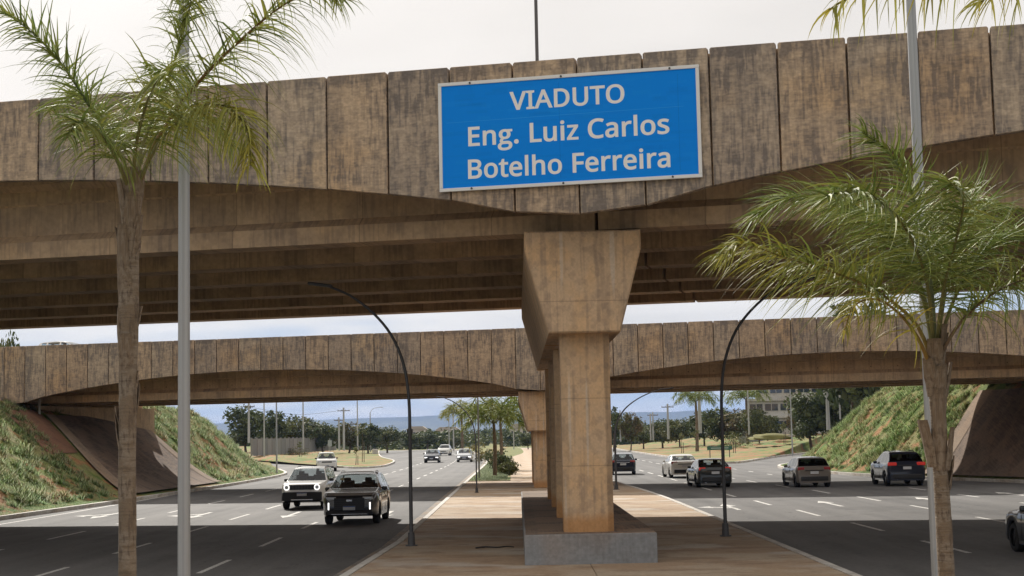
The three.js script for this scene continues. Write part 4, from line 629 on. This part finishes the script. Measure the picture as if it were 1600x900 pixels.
farPalm('pale palm farther down the median, left of the two nearer ones', 722, 712, 190, 5.0, 3.0, 63, 0.17, 0.35);
farPalm('tall palm with a round crown above the trees right of the pier', 1089, 690, 205, 6.7, 3.0, 64, 0.2, 0.0);
farPalm('tall palm in front of the building on the right', 1168, 690, 215, 7.0, 3.3, 65, 0.2, 0.0);

/* ------------------------------------------------ trees, shrubs, far things */
function crownGeo(R, rx, ry, rz, n, size, cols, clumps, flat = 0) {    // leaf-sized faces gathered in clumps through the crown's volume
  const pos = [], nor = [], col = [], C = [];
  for (let i = 0; i < clumps; i++) { let x, y, z; do { x = R() * 2 - 1; y = R() * 2 - 1; z = R() * 2 - 1; } while (x * x + y * y + z * z > 1 || x * x + y * y + z * z < 0.12); C.push([x * rx * 0.82, y * ry * 0.82, z * rz * 0.82, (0.22 + 0.26 * R()) * Math.min(rx, rz), mix3(cols[0], cols[1], R())]); }
  for (let i = 0; i < n; i++) {
    const c = C[Math.floor(R() * clumps)], a = R() * 6.283, e = Math.acos(2 * R() - 1), r = c[3] * Math.cbrt(R()) * 1.05; const p = [c[0] + r * Math.sin(e) * Math.cos(a), c[1] + r * 0.75 * Math.cos(e), c[2] + r * Math.sin(e) * Math.sin(a)];
    const d = new THREE.Vector3(R() - 0.5, (R() - 0.5) * 0.9, R() - 0.5).normalize(), q = new THREE.Vector3(R() - 0.5, R() - 0.5, R() - 0.5).cross(d).normalize(), s = size * (0.6 + 0.8 * R()), k = 0.7 + 0.6 * R(), cc = c[4].map(v => v * k), N = new THREE.Vector3().crossVectors(d, q);
    const v = (u, w) => [p[0] + d.x * u * s + q.x * w * s, p[1] + d.y * u * s + q.y * w * s, p[2] + d.z * u * s + q.z * w * s];
    const A = v(-0.5, 0), B = v(0, -0.26), Cc = v(0.5, 0), Dd = v(0, 0.26); for (const t of [A, B, Cc, A, Cc, Dd]) { pos.push(...t); nor.push(N.x, N.y, N.z); col.push(...cc); }
  }
  const g = new THREE.BufferGeometry(); g.setAttribute('position', new THREE.Float32BufferAttribute(pos, 3)); g.setAttribute('normal', new THREE.Float32BufferAttribute(nor, 3)); g.setAttribute('uv', new THREE.Float32BufferAttribute(new Float32Array(pos.length / 3 * 2), 2)); g.setAttribute('color', new THREE.Float32BufferAttribute(col, 3)); return g;
}
function treeTrunk(R, h, r, spread) { const l = [tube([[0, 0, 0], [0.1 * h * (R() - 0.5), h * 0.4, 0.1 * h * (R() - 0.5)], [0, h * 0.95, 0]].map(p => new THREE.Vector3(...p)), r, r * 0.3, 8, 7)]; for (let i = 0; i < 6; i++) { const a = i * 1.05 + R(), y = h * (0.38 + 0.08 * i); l.push(tube([[0, y, 0], [Math.cos(a) * spread * 0.4, y + h * 0.14, Math.sin(a) * spread * 0.4], [Math.cos(a) * spread * 0.75, y + h * 0.22, Math.sin(a) * spread * 0.75]].map(p => new THREE.Vector3(...p)), r * 0.45, r * 0.12, 6, 5)); } return merge(l); }
const G1 = [0.05, 0.075, 0.024], G2 = [0.115, 0.135, 0.042], G3 = [0.165, 0.165, 0.055], G4 = [0.15, 0.105, 0.05];
const TV = [[3.6, 3.4, [G1, G2]], [4.2, 3.0, [G1, G3]], [3.0, 3.8, [G1, G2]], [3.8, 2.8, [G2, G4]]].map(([rx, ry, c], i) => { const R = rng(900 + i); return { crown: crownGeo(R, rx, ry, rx * 0.95, 2600, 0.55, c, 38), trunk: treeTrunk(R, 5.2, 0.22, rx), ry }; });
function tree(label, px, D, top, kind, s, cat = 'tree', base = 0) {   // px: where it stands; top: how high it reaches
  const v = TV[kind], p = at(px, 680, D), g = thing('tree', label, cat, [p.x, base, -D], px * 0.37, 'trees along the far edge of the road');
  const H = top - base, k = H / (5.0 + v.ry * 0.9); g.scale.set(k * s, k, k * s);
  mesh('trunk', v.trunk, M.bark, g); const c = mesh('crown', v.crown, M.leaf, g); c.position.y = 5.0; return g;
}
const hAt = (px, py, D) => at(px, py, D).y;
[['tall dark tree behind the leftmost concrete post', 385, 262, 634, 0, 1.1], ['round tree between the two thin left lamp posts', 425, 255, 640, 2, 1.0], ['low tree behind the grey wall, left of the square sign', 462, 268, 652, 1, 1.3], ['tree behind the square roadside sign', 505, 275, 660, 0, 1.3], ['tree behind the pair of dark-topped posts', 545, 285, 661, 3, 1.3], ['dark tree right of the pair of dark-topped posts', 575, 280, 660, 2, 1.3], ['bushy tree at the bend of the left road', 605, 300, 668, 1, 1.5],
  ['dark tree behind the left curved lamp post', 640, 330, 675, 0, 1.6], ['low dark tree beyond the farthest cars', 668, 360, 674, 2, 1.8], ['round tree just right of the farthest white car', 712, 370, 682, 1, 1.6], ['dark tree right of the median palms', 825, 300, 676, 0, 1.5],
  ['dark conifer-like tree beside the pier column', 958, 245, 634, 2, 0.7], ['bare brownish tree right of the pier column', 985, 240, 646, 3, 0.7], ['low bushy tree right of the pier', 1005, 262, 668, 1, 1.5], ['green tree behind the pair of right posts', 1035, 258, 655, 0, 1.4], ['yellowish tree left of the tall right palm', 1062, 250, 656, 1, 1.3],
  ['dark round tree behind the tall right palm', 1100, 240, 641, 2, 1.2], ['dark tree between the two tall palms', 1130, 235, 637, 0, 1.2], ['brown-tinged tree left of the building', 1165, 232, 640, 3, 1.3], ['dark tree standing before the building', 1205, 225, 648, 2, 0.9], ['slender tree before the right end of the building', 1250, 215, 628, 3, 0.6], ['small tree between the slim lamp post and the building', 1186, 212, 640, 1, 0.8], ['large dark tree right of the building', 1268, 190, 612, 0, 1.1], ['large dark tree behind the thick right post', 1305, 188, 598, 2, 1.15], ['big tree seen above the farther viaduct on the right', 1340, 170, 468, 2, 0.85], ['tree crown showing over the left end of the farther viaduct', 14, 170, 534, 1, 0.35], ['dark tree above the right embankment', 1365, 185, 590, 0, 1.1]
].forEach(([l, px, D, py, k, s]) => tree(l, px, D, hAt(px, py, D), k, s));
{ // woodland beyond, one mass
  const R = rng(71), n = 240, im = new THREE.InstancedMesh(crownGeo(R, 4.5, 3.6, 4.5, 700, 1.0, [G1, G2], 22), M.leaf, n), m = new THREE.Matrix4();
  for (let i = 0; i < n; i++) { const D = 380 + 500 * R(), px = 250 + 1250 * R(), p = at(px, 680, D), s = 0.8 + 0.7 * R(), y = (px > 620 && px < 900 ? 0.5 : 2) * R(); m.compose(new THREE.Vector3(p.x, y + 0.5, -D), new THREE.Quaternion().setFromAxisAngle(new THREE.Vector3(0, 1, 0), R() * 6.28), new THREE.Vector3(s * 1.3, s * (D < 600 ? 0.8 : 1.1), s)); im.setMatrixAt(i, m); }
  im.name = numbered('distant_woodland'); im.castShadow = im.receiveShadow = true; scene.add(im); tag(im, 'distant belt of dark green woodland below the hills', 'woodland', null, 'stuff');
}
{ // shrubs round the median palms
  const R = rng(73), mk = (label, px, py, D, r, h, cols) => { const p = at(px, py, D), g = thing('shrub', label, 'shrub', [p.x, 0.12, -D], px); const f = mesh('foliage', crownGeo(R, r, h / 2, r, 1300, 0.17, cols, 26), M.leaf, g); f.position.y = h / 2; for (let i = 0; i < 4; i++) mesh('stem', tube([[0, 0, 0], [0.15 * (i - 1.5), h * 0.3, 0.1 * (i % 2)], [0.3 * (i - 1.5), h * 0.6, 0]].map(q => new THREE.Vector3(...q)), 0.03, 0.012, 4, 5), M.bark, g); };
  mk('dark green shrub at the foot of the median palms', 786, 736, 110, 0.8, 1.4, [G1, G2]); mk('shrub just behind the median palm trunks', 776, 730, 125, 1.2, 1.8, [G1, G2]); mk('low pale shrub in front of the median path', 795, 742, 106, 0.8, 0.9, [G2, G3]); mk('yellow flowering bush farther along the median', 752, 715, 165, 1.6, 2.2, [G3, [0.26, 0.2, 0.05]]);
  mk('yellow-green bush on the right island by the tall palm', 1150, 690, 205, 2.4, 2.4, [G2, G3]); mk('low bush before the grey wall on the left', 465, 704, 245, 2.2, 1.6, [G4, G2]);
}
{ // hills along the horizon
  const R0 = 9000, pos = [], idx = [], n = 260, rows = 10;
  for (let i = 0; i <= n; i++) { const a = lerp(-0.75, 0.75, i / n), u = i / n; const top = 128 + 26 * (fbm(u, 0.3, 14, 2, 4, 881) - 0.5) + 14 * (fbm(u, 0.6, 60, 2, 3, 883) - 0.5) - 26 * sst(-0.02, -0.30, a); for (let j = 0; j <= rows; j++) { const t = j / rows, d = R0 - 2600 * (1 - t) + 300 * (fbm(u, t, 70, 4, 3, 887) - 0.5), y = -2 + (top + 2) * Math.pow(t, 1.5) * (1 + 0.16 * (fbm(u, t, 90, 6, 4, 889) - 0.5) * (1 - t)); pos.push(Math.sin(a) * d, y, -Math.cos(a) * d); } }
  for (let i = 0; i < n; i++) for (let j = 0; j < rows; j++) { const a = i * (rows + 1) + j, b = a + rows + 1; idx.push(a, b, a + 1, b, b + 1, a + 1); }
  const g = new THREE.BufferGeometry(); g.setAttribute('position', new THREE.Float32BufferAttribute(pos, 3)); g.setIndex(idx); g.computeVertexNormals(); planUV(g);
  struct('hills', g, std({ map: rep(tex(512, 512, (u, v) => { const k = fbm(u, v, 10, 10, 5, 891); return mix3([0.035, 0.05, 0.03], [0.075, 0.085, 0.05], sst(0.35, 0.65, k)); }), 3000, 3000), roughness: 1 }), 'long flat-topped ridge of blue hills on the horizon', 'hills');
}
/* far poles: [px, top y, foot y, D, radius, material] */
function post(name, label, cat, px, yT, yB, D, r, mat, extra) {
  const a = at(px, yB, D), b = at(px, yT, D), h = b.y - Math.max(-0.05, a.y), g = thing(name, label, cat, [a.x, Math.max(-0.05, a.y), -D], 0);
  mesh('shaft', cyl(r, r * 0.72, h, 9), mat, g); if (extra) extra(g, h); return g;
}
const cross = (w, mat) => (g, h) => { mesh('crossarm', box(w, 0.12, 0.12, 0, h - 0.5, 0), mat, g); for (const x of [-0.45, -0.15, 0.15, 0.45]) mesh('insulator', cyl(0.05, 0.03, 0.18, 6, x * w, h - 0.44, 0), M.pipe, g); };
const armL = s => (g, h) => { mesh('arm', tube([[0, h, 0], [s * 0.5, h + 0.7, 0], [s * 1.8, h + 1.0, 0]].map(p => new THREE.Vector3(...p)), 0.05, 0.035, 8, 6), M.palePole, g); mesh('lamp_head', rbox(0.7, 0.1, 0.25, 0.04, s * 2.1, h + 1.0, 0), M.palePole, g); };
post('utility_pole', 'leftmost thick concrete utility post by the left trees', 'utility pole', 389, 630, 692, 235, 0.2, M.palePole, cross(1.8, M.woodPole));
post('lamp_post', 'thin pale lamp post just right of the thick left post', 'lamp post', 413, 618, 714, 190, 0.1, M.palePole, armL(1));
post('lamp_post', 'grey lamp post standing on the tip of the left verge', 'lamp post', 432.5, 612, 741, 126, 0.075, M.galv, armL(-1));
post('lamp_post', 'pale lamp post in the middle of the left island', 'lamp post', 474, 610, 702, 240, 0.13, M.palePole, armL(1));
post('lamp_post', 'short pale post behind the grey wall', 'lamp post', 496, 665, 698, 280, 0.12, M.palePole);
post('utility_pole', 'shorter of the two dark-topped posts on the left', 'utility pole', 530, 652, 704, 250, 0.17, M.palePole, cross(1.6, M.woodPole));
post('utility_pole', 'taller of the two dark-topped posts on the left', 'utility pole', 537.5, 637, 704, 248, 0.19, M.palePole, cross(2.0, M.woodPole));
post('lamp_post', 'pale lamp post right of the dark-topped posts', 'lamp post', 559, 625, 704, 245, 0.12, M.palePole, armL(-1));
post('lamp_post', 'curved pale lamp post where the left road bends', 'lamp post', 579, 645, 706, 285, 0.12, M.palePole, armL(1));
post('lamp_post', 'grey lamp post right of the left curved lamp, on the median grass', 'lamp post', 749, 622, 752, 97, 0.06, M.galv, armL(-1));
post('lamp_post', 'pale lamp post between the pale palm and the median palms', 'lamp post', 709, 640, 705, 230, 0.11, M.palePole);
post('lamp_post', 'thin far post left of the pale median palm', 'lamp post', 702, 652, 700, 330, 0.12, M.palePole);
post('lamp_post', 'pale post right of the median palms', 'lamp post', 803, 650, 702, 260, 0.1, M.palePole);
post('lamp_post', 'pale post beside the pier, left of the bare tree', 'lamp post', 970, 641, 690, 240, 0.13, M.palePole);
post('utility_pole', 'left one of a close pair of posts right of the pier', 'utility pole', 1017, 646, 688, 255, 0.14, M.palePole);
post('utility_pole', 'right one of a close pair of posts right of the pier', 'utility pole', 1021, 644, 688, 256, 0.15, M.palePole, cross(1.8, M.woodPole));
post('utility_pole', 'concrete utility post left of the tall right palm', 'utility pole', 1044.5, 631, 686, 240, 0.2, M.palePole, cross(1.9, M.woodPole));
post('utility_pole', 'thick concrete utility post against the tall right palm', 'utility pole', 1094, 603, 677, 210, 0.26, M.palePole, cross(2.0, M.woodPole));
post('lamp_post', 'slim pale lamp post left of the building', 'lamp post', 1170.5, 609, 679, 205, 0.12, M.palePole, armL(-1));
post('lamp_post', 'grey lamp post at the slip road before the right embankment', 'lamp post', 1238.5, 608, 713, 148, 0.075, M.galv, armL(1));
post('utility_pole', 'thick pale concrete post beside the right embankment', 'utility pole', 1294.5, 612, 672, 178, 0.24, M.palePole);
post('utility_pole', 'thinner post just right of the thick pale concrete post', 'utility pole', 1313, 614, 655, 180, 0.1, M.palePole);
{ // metal gantry behind the right embankment
  const g = thing('gantry', 'thin curved metal gantry behind the right embankment', 'gantry', [at(1357, 640, 170).x, 0, -170]), V = (px, py) => { const p = at(px, py, 170); return new THREE.Vector3(p.x - g.position.x, p.y, 0); };
  mesh('frame', tube([V(1336, 660), V(1336, 630), V(1340, 612), V(1350, 605), V(1378, 604)], 0.09, 0.09, 20, 7), M.galv, g); const q = V(1378, 604); mesh('post', cyl(0.1, 0.1, q.y, 8, q.x, 0, 0), M.galv, g);
}
{ // grey precast wall behind the left island
  const g = thing('boundary_wall', 'long grey panelled wall behind the left grass island', 'wall'), a = at(393, 695, 215), b = at(525, 700, 300), n = 22, wm = [std({ color: lin(0.20, 0.195, 0.19), roughness: 0.95 }), std({ color: lin(0.24, 0.23, 0.22), roughness: 0.95 })];
  for (let i = 0; i < n; i++) { const p = a.clone().lerp(b, i / n), q = a.clone().lerp(b, (i + 1) / n), L = p.distanceTo(q), m = mesh('wall_panel', box(L - 0.12, 2.4, 0.14, 0, 0, 0), wm[i % 2], g); m.position.set((p.x + q.x) / 2, 1.95, (p.z + q.z) / 2); m.rotation.y = -Math.atan2(q.z - p.z, q.x - p.x); const s = mesh('wall_post', box(0.24, 2.6, 0.24), wm[1], g); s.position.set(p.x, 2.0, p.z); }
}
{ // building behind the trees on the right
  const p = at(1238, 690, 235), g = thing('office_building', 'pale concrete building with flat roofs and dark window bands behind the trees on the right', 'building', [p.x, 0, -235], -0.15);
  const wall = std({ map: rep(concTex([0.52, 0.50, 0.46], [0.30, 0.28, 0.25], [0.5, 0.46, 0.4], 951, 0.4), 12, 6), roughness: 0.9 }), roof = std({ color: lin(0.30, 0.28, 0.26), roughness: 0.9 }), gl = new THREE.MeshPhysicalMaterial({ color: lin(0.03, 0.04, 0.05), roughness: 0.08, clearcoat: 1 });
  const W = 15; for (let f = 0; f < 3; f++) {
    const y = 2.2 + f * 2.6, w = W - f * 1.4, x = f * 0.4; mesh('wall', boxUV(box(w, 2.5, 9, x, y + 1.25, 0)), wall, g); mesh('floor_slab', boxUV(box(w + 0.9, 0.35, 9.8, x, y + 2.62, 0)), f === 2 ? roof : wall, g);
    for (let i = 0; i < 6; i++) { const wd = mesh('window', box(w / 7.2, 1.0, 0.1, x - w / 2 + w * (i + 0.5) / 6, y + 1.5, 4.53), gl, g); mesh('mullion', box(0.08, 1.0, 0.06, wd.geometry ? x - w / 2 + w * (i + 0.5) / 6 : 0, y + 1.5, 4.6), wall, wd); }
  }
  mesh('ground_floor', boxUV(box(W + 1, 2.4, 9.2, 0, 0.9, 0)), wall, g); mesh('roof_house', boxUV(box(4, 1.4, 4, -2, 10.9, -1)), roof, g);
  mesh('ramp', boxUV(box(7, 0.35, 1.6, 9.5, 4.6, 4).rotateZ(-0.28)), wall, g);
}
// far pale houses
[['pale house on the rise beyond the farthest cars, left one', 652, 680, 700, 9, 2.4], ['pale house on the rise beyond the farthest cars, right one', 700, 680, 720, 11, 2.2], ['small far house right of the median palms', 815, 684, 560, 9, 3.5]].forEach(([l, px, py, D, w, h]) => {
  const p = at(px, py, D), g = thing('far_house', l, 'house', [p.x, 0, -D], 0, 'houses far beyond the trees'), m = std({ color: lin(0.58, 0.52, 0.46), roughness: 0.9 }), r = std({ color: lin(0.42, 0.36, 0.31), roughness: 0.9 }), gl = std({ color: lin(0.05, 0.05, 0.06), roughness: 0.3 });
  mesh('wall', box(w, h + p.y, 8, 0, (h + p.y) / 2, 0), m, g); const s = new THREE.Shape([[-w / 2 - 0.5, 0], [w / 2 + 0.5, 0], [w / 2 - 1.8, 1.6], [-w / 2 + 1.8, 1.6]].map(q => new THREE.Vector2(...q))); mesh('roof', new THREE.ExtrudeGeometry(s, { depth: 9, bevelEnabled: false }).translate(0, h + p.y, -4.5), r, g);
  for (let i = 0; i < 4; i++) mesh('window', box(w * 0.12, 1.2, 0.1, -w * 0.36 + i * w * 0.24, h + p.y - 1.6, 4.03), gl, g);
});
/* small things on the verges */
{
  const p = at(515.5, 703, 235), g = thing('square_sign', 'small square grey sign on a post before the left trees', 'sign', [p.x, 0.8, -235]); mesh('post', cyl(0.05, 0.05, 2.2, 8), M.galv, g); mesh('panel', rbox(0.62, 0.95, 0.04, 0.01, 0, 1.45, 0.06), std({ color: lin(0.34, 0.36, 0.37), roughness: 0.6 }), g);
  const q = at(1125, 720, 150), d = thing('street_name_sign', 'low green direction sign on the bare soil of the right island', 'sign', [q.x, 0.3, -150]), gm = std({ color: lin(0.035, 0.12, 0.085), roughness: 0.6 });
  const hh = hAt(1125, 700, 150) - 0.3; for (const x of [-0.95, 0.95]) mesh('post', cyl(0.045, 0.045, hh + 0.25, 8, x, 0, 0), M.lampPole, d); mesh('panel', rbox(2.45, 0.36, 0.04, 0.01, 0, hh, 0.07), gm, d); mesh('text_line', box(1.7, 0.07, 0.006, 0, hh, 0.094), std({ color: lin(0.45, 0.5, 0.48) }), d);
  // white marker blocks at the bend
  [['white marker block at the far bend of the left island, left one', 584], ['white marker block at the far bend of the left island, right one', 588]].forEach(([l, px], i) => { const k = at(px, 709 + i, 270), b = thing('marker_block', l, 'marker', [k.x, 0.15, -270], 0.3, 'white marker blocks'); mesh('block', rbox(0.5, 0.8, 0.4, 0.06, 0, 0.4, 0), M.kerb, b); mesh('cap', rbox(0.34, 0.1, 0.3, 0.04, 0, 0.84, 0), M.kerb, b); });
  // staked saplings
  const R = rng(83);
  [['staked sapling on the left island, near the thin pale lamp post', 468, 714, 200, 1.9], ['staked sapling left of the leafy one on the left island', 556, 727, 160, 1.8], ['leafy young tree on the left island at the bend', 566, 722, 175, 4.2], ['staked sapling on the right island nearest the white sedan', 1065, 708, 175, 2.2], ['staked sapling on the right island left of the green sign', 1087, 705, 175, 2.4], ['staked sapling on the right island right of the green sign', 1146, 708, 165, 2.2], ['staked sapling on the right island below the building', 1225, 695, 175, 2.6]].forEach(([l, px, py, D, h], i) => {
    const k = at(px, py, D), b = thing('young_tree', l, 'sapling', [k.x, Math.max(0.1, k.y), -D], 0, 'saplings on the islands'); mesh('stem', tube([[0, 0, 0], [0.05, h * 0.5, 0], [0, h * 0.95, 0]].map(v => new THREE.Vector3(...v)), 0.045, 0.015, 5, 5), M.bark, b); mesh('stake', cyl(0.04, 0.04, h * 0.55, 6, 0.22, 0, 0), M.woodPole, b); const f = mesh('foliage', crownGeo(R, h * 0.22, h * 0.24, h * 0.22, 110, 0.2, [G2, G3], 8), M.leaf, b); f.position.y = h * 0.85;
  });
  // sunlit soil heap
  const s = at(1203, 676, 190), hp = []; const hg = new THREE.SphereGeometry(1, 24, 12, 0, 6.2832, 0, 1.5708); const ps = hg.attributes.position; for (let i = 0; i < ps.count; i++) { const n = 1 + 0.35 * (vn(ps.getX(i) * 3 + 9, ps.getZ(i) * 3 + ps.getY(i) * 4 + 9, 99, 99, 4) - 0.5); ps.setXYZ(i, ps.getX(i) * 2.6 * n, ps.getY(i) * 0.75 * n, ps.getZ(i) * 2.4 * n); } hg.computeVertexNormals();
  const heap = mesh('soil_heap', hg, M.dirtLawn); heap.position.set(s.x, 1.7, -190); tag(heap, 'low heap of orange soil before the building on the right', 'soil heap');
  // a drain grating strip left lying by the plinth
  const c = at(770, 858, 37), st = thing('cable_piece', 'dark scrap of cable lying on the walkway left of the plinth', 'cable', [c.x, 0.16, -37]); mesh('strand', tube([[-0.4, 0.01, 0.1], [-0.2, 0.02, -0.1], [0.1, 0.012, 0.05], [0.35, 0.02, -0.12], [0.5, 0.012, 0.05]].map(v => new THREE.Vector3(...v)), 0.018, 0.012, 20, 6), M.dark, st); mesh('loop', new THREE.TorusGeometry(0.1, 0.014, 6, 16).rotateX(1.5).translate(-0.3, 0.02, 0.1), M.dark, st);
}
// overhead wires on the left
{
  const wire = (l, pts) => { const m = mesh('overhead_wire', tube(pts, 0.02, 0.02, 24, 4), M.dark); tag(m, l, 'wire', 'overhead wires'); };
  const A = at(389, 636, 235), B = at(537.5, 641, 248), S = a => a.clone(), mid = (a, b, s) => a.clone().lerp(b, 0.5).add(new THREE.Vector3(0, -s, 0));
  wire('overhead wire between the thick left post and the taller dark-topped post', [A, mid(A, B, 0.9), B]); const C = at(1044.5, 635, 240), Dd = at(1094, 612, 210); wire('overhead wire between the two concrete posts right of the pier', [C, mid(C, Dd, 0.5), Dd]);
}
// grass tufts on the banks and verges: too many to count
{
  const R = rng(97), pos = [], nor = [], blades = 7;
  for (let i = 0; i < blades; i++) { const a = R() * 6.283, r = 0.12 * R(), l = 0.6 + 0.5 * R(), lean = 0.2 + 0.5 * R(), w = 0.035, x = Math.cos(a) * r, z = Math.sin(a) * r, sx = -Math.sin(a) * w, sz = Math.cos(a) * w, tx = x + Math.cos(a) * lean * l, tz = z + Math.sin(a) * lean * l; pos.push(x - sx, 0, z - sz, x + sx, 0, z + sz, tx, l, tz); for (let k = 0; k < 3; k++) nor.push(Math.cos(a) * 0.3, 0.95, Math.sin(a) * 0.3); }
  const tg = new THREE.BufferGeometry(); tg.setAttribute('position', new THREE.Float32BufferAttribute(pos, 3)); tg.setAttribute('normal', new THREE.Float32BufferAttribute(nor, 3));
  const gm = new THREE.MeshPhysicalMaterial({ color: 0xffffff, roughness: 0.9, transmission: 0.2, thickness: 0, side: THREE.DoubleSide });
  const field = (n, sample, label) => { const im = new THREE.InstancedMesh(tg, gm, n), m = new THREE.Matrix4(), q = new THREE.Quaternion(), up = new THREE.Vector3(0, 1, 0), c = new THREE.Color(); let k = 0; for (let tries = 0; k < n && tries < n * 6; tries++) { const s = sample(); if (!s) continue; const [p, h, cc] = s; q.setFromAxisAngle(up, R() * 6.283); m.compose(p, q, new THREE.Vector3(h * 2.0, h, h * 2.0)); im.setMatrixAt(k, m); im.setColorAt(k, c.setRGB(...cc)); k++; } im.count = k; im.name = numbered('grass_tufts'); im.castShadow = im.receiveShadow = true; scene.add(im); tag(im, label, 'grass', null, 'stuff'); };
  const hue = (x, d) => { const a = fbm(x / 23 + 9, d / 23 + 9, 24, 24, 4, 991), b = fbm(x / 7 + 9, d / 7 + 9, 24, 24, 3, 993); if (b + a * 0.5 > 0.86) return null; let c = mix3([0.10, 0.175, 0.02], [0.20, 0.265, 0.04], R()); c = mix3(c, [0.32, 0.26, 0.10], sst(0.46, 0.62, a) * 0.85 * R() * 1.2); return c.map(v => v * (0.75 + 0.5 * R())); };
  const inPaveL = (d, s) => d > lerp(76.8, 83.5, s) && d < lerp(100.6, 100.4, s) && s < 0.84, inPaveR = (d, s) => d > 58 && d < lerp(85.7, 88.6, s) && s < 0.84;
  const onBank = (E, pave, d0, d1) => () => { const t = R(), s = 0.03 + 1.12 * R(), p = E(t, s), d = -p.z; if (d < d0 || d > d1 || pave(d, s)) return null; const c = hue(p.x, d); if (!c) return null; p.y -= 0.01; return [p, (s < 0.14 ? 0.07 : 0.05 + (0.10 + 0.22 * R()) * sst(0.35, 0.65, fbm(p.x / 9 + 9, d / 9 + 9, 20, 20, 3, 995))), s < 0.16 ? [c[0] * 0.75, c[1] * 1.0, c[2]] : c]; };
  field(60000, onBank(EL, inPaveL, 40, 175), 'short grass growing over the left embankment'); field(60000, onBank(ER, inPaveR, 50, 150), 'short grass growing over the right embankment');
  field(5000, () => { const d = 94.5 + 60 * R(), a = edgeAt(medL, d) + 0.25, x = lerp(a, -0.7, R()); return [new THREE.Vector3(x, 0.12, -d), 0.10 + 0.06 * R(), mix3([0.07, 0.12, 0.02], [0.14, 0.19, 0.04], R())]; }, 'mown grass on the median by the far palms');
}

renderer.render(scene, camera);
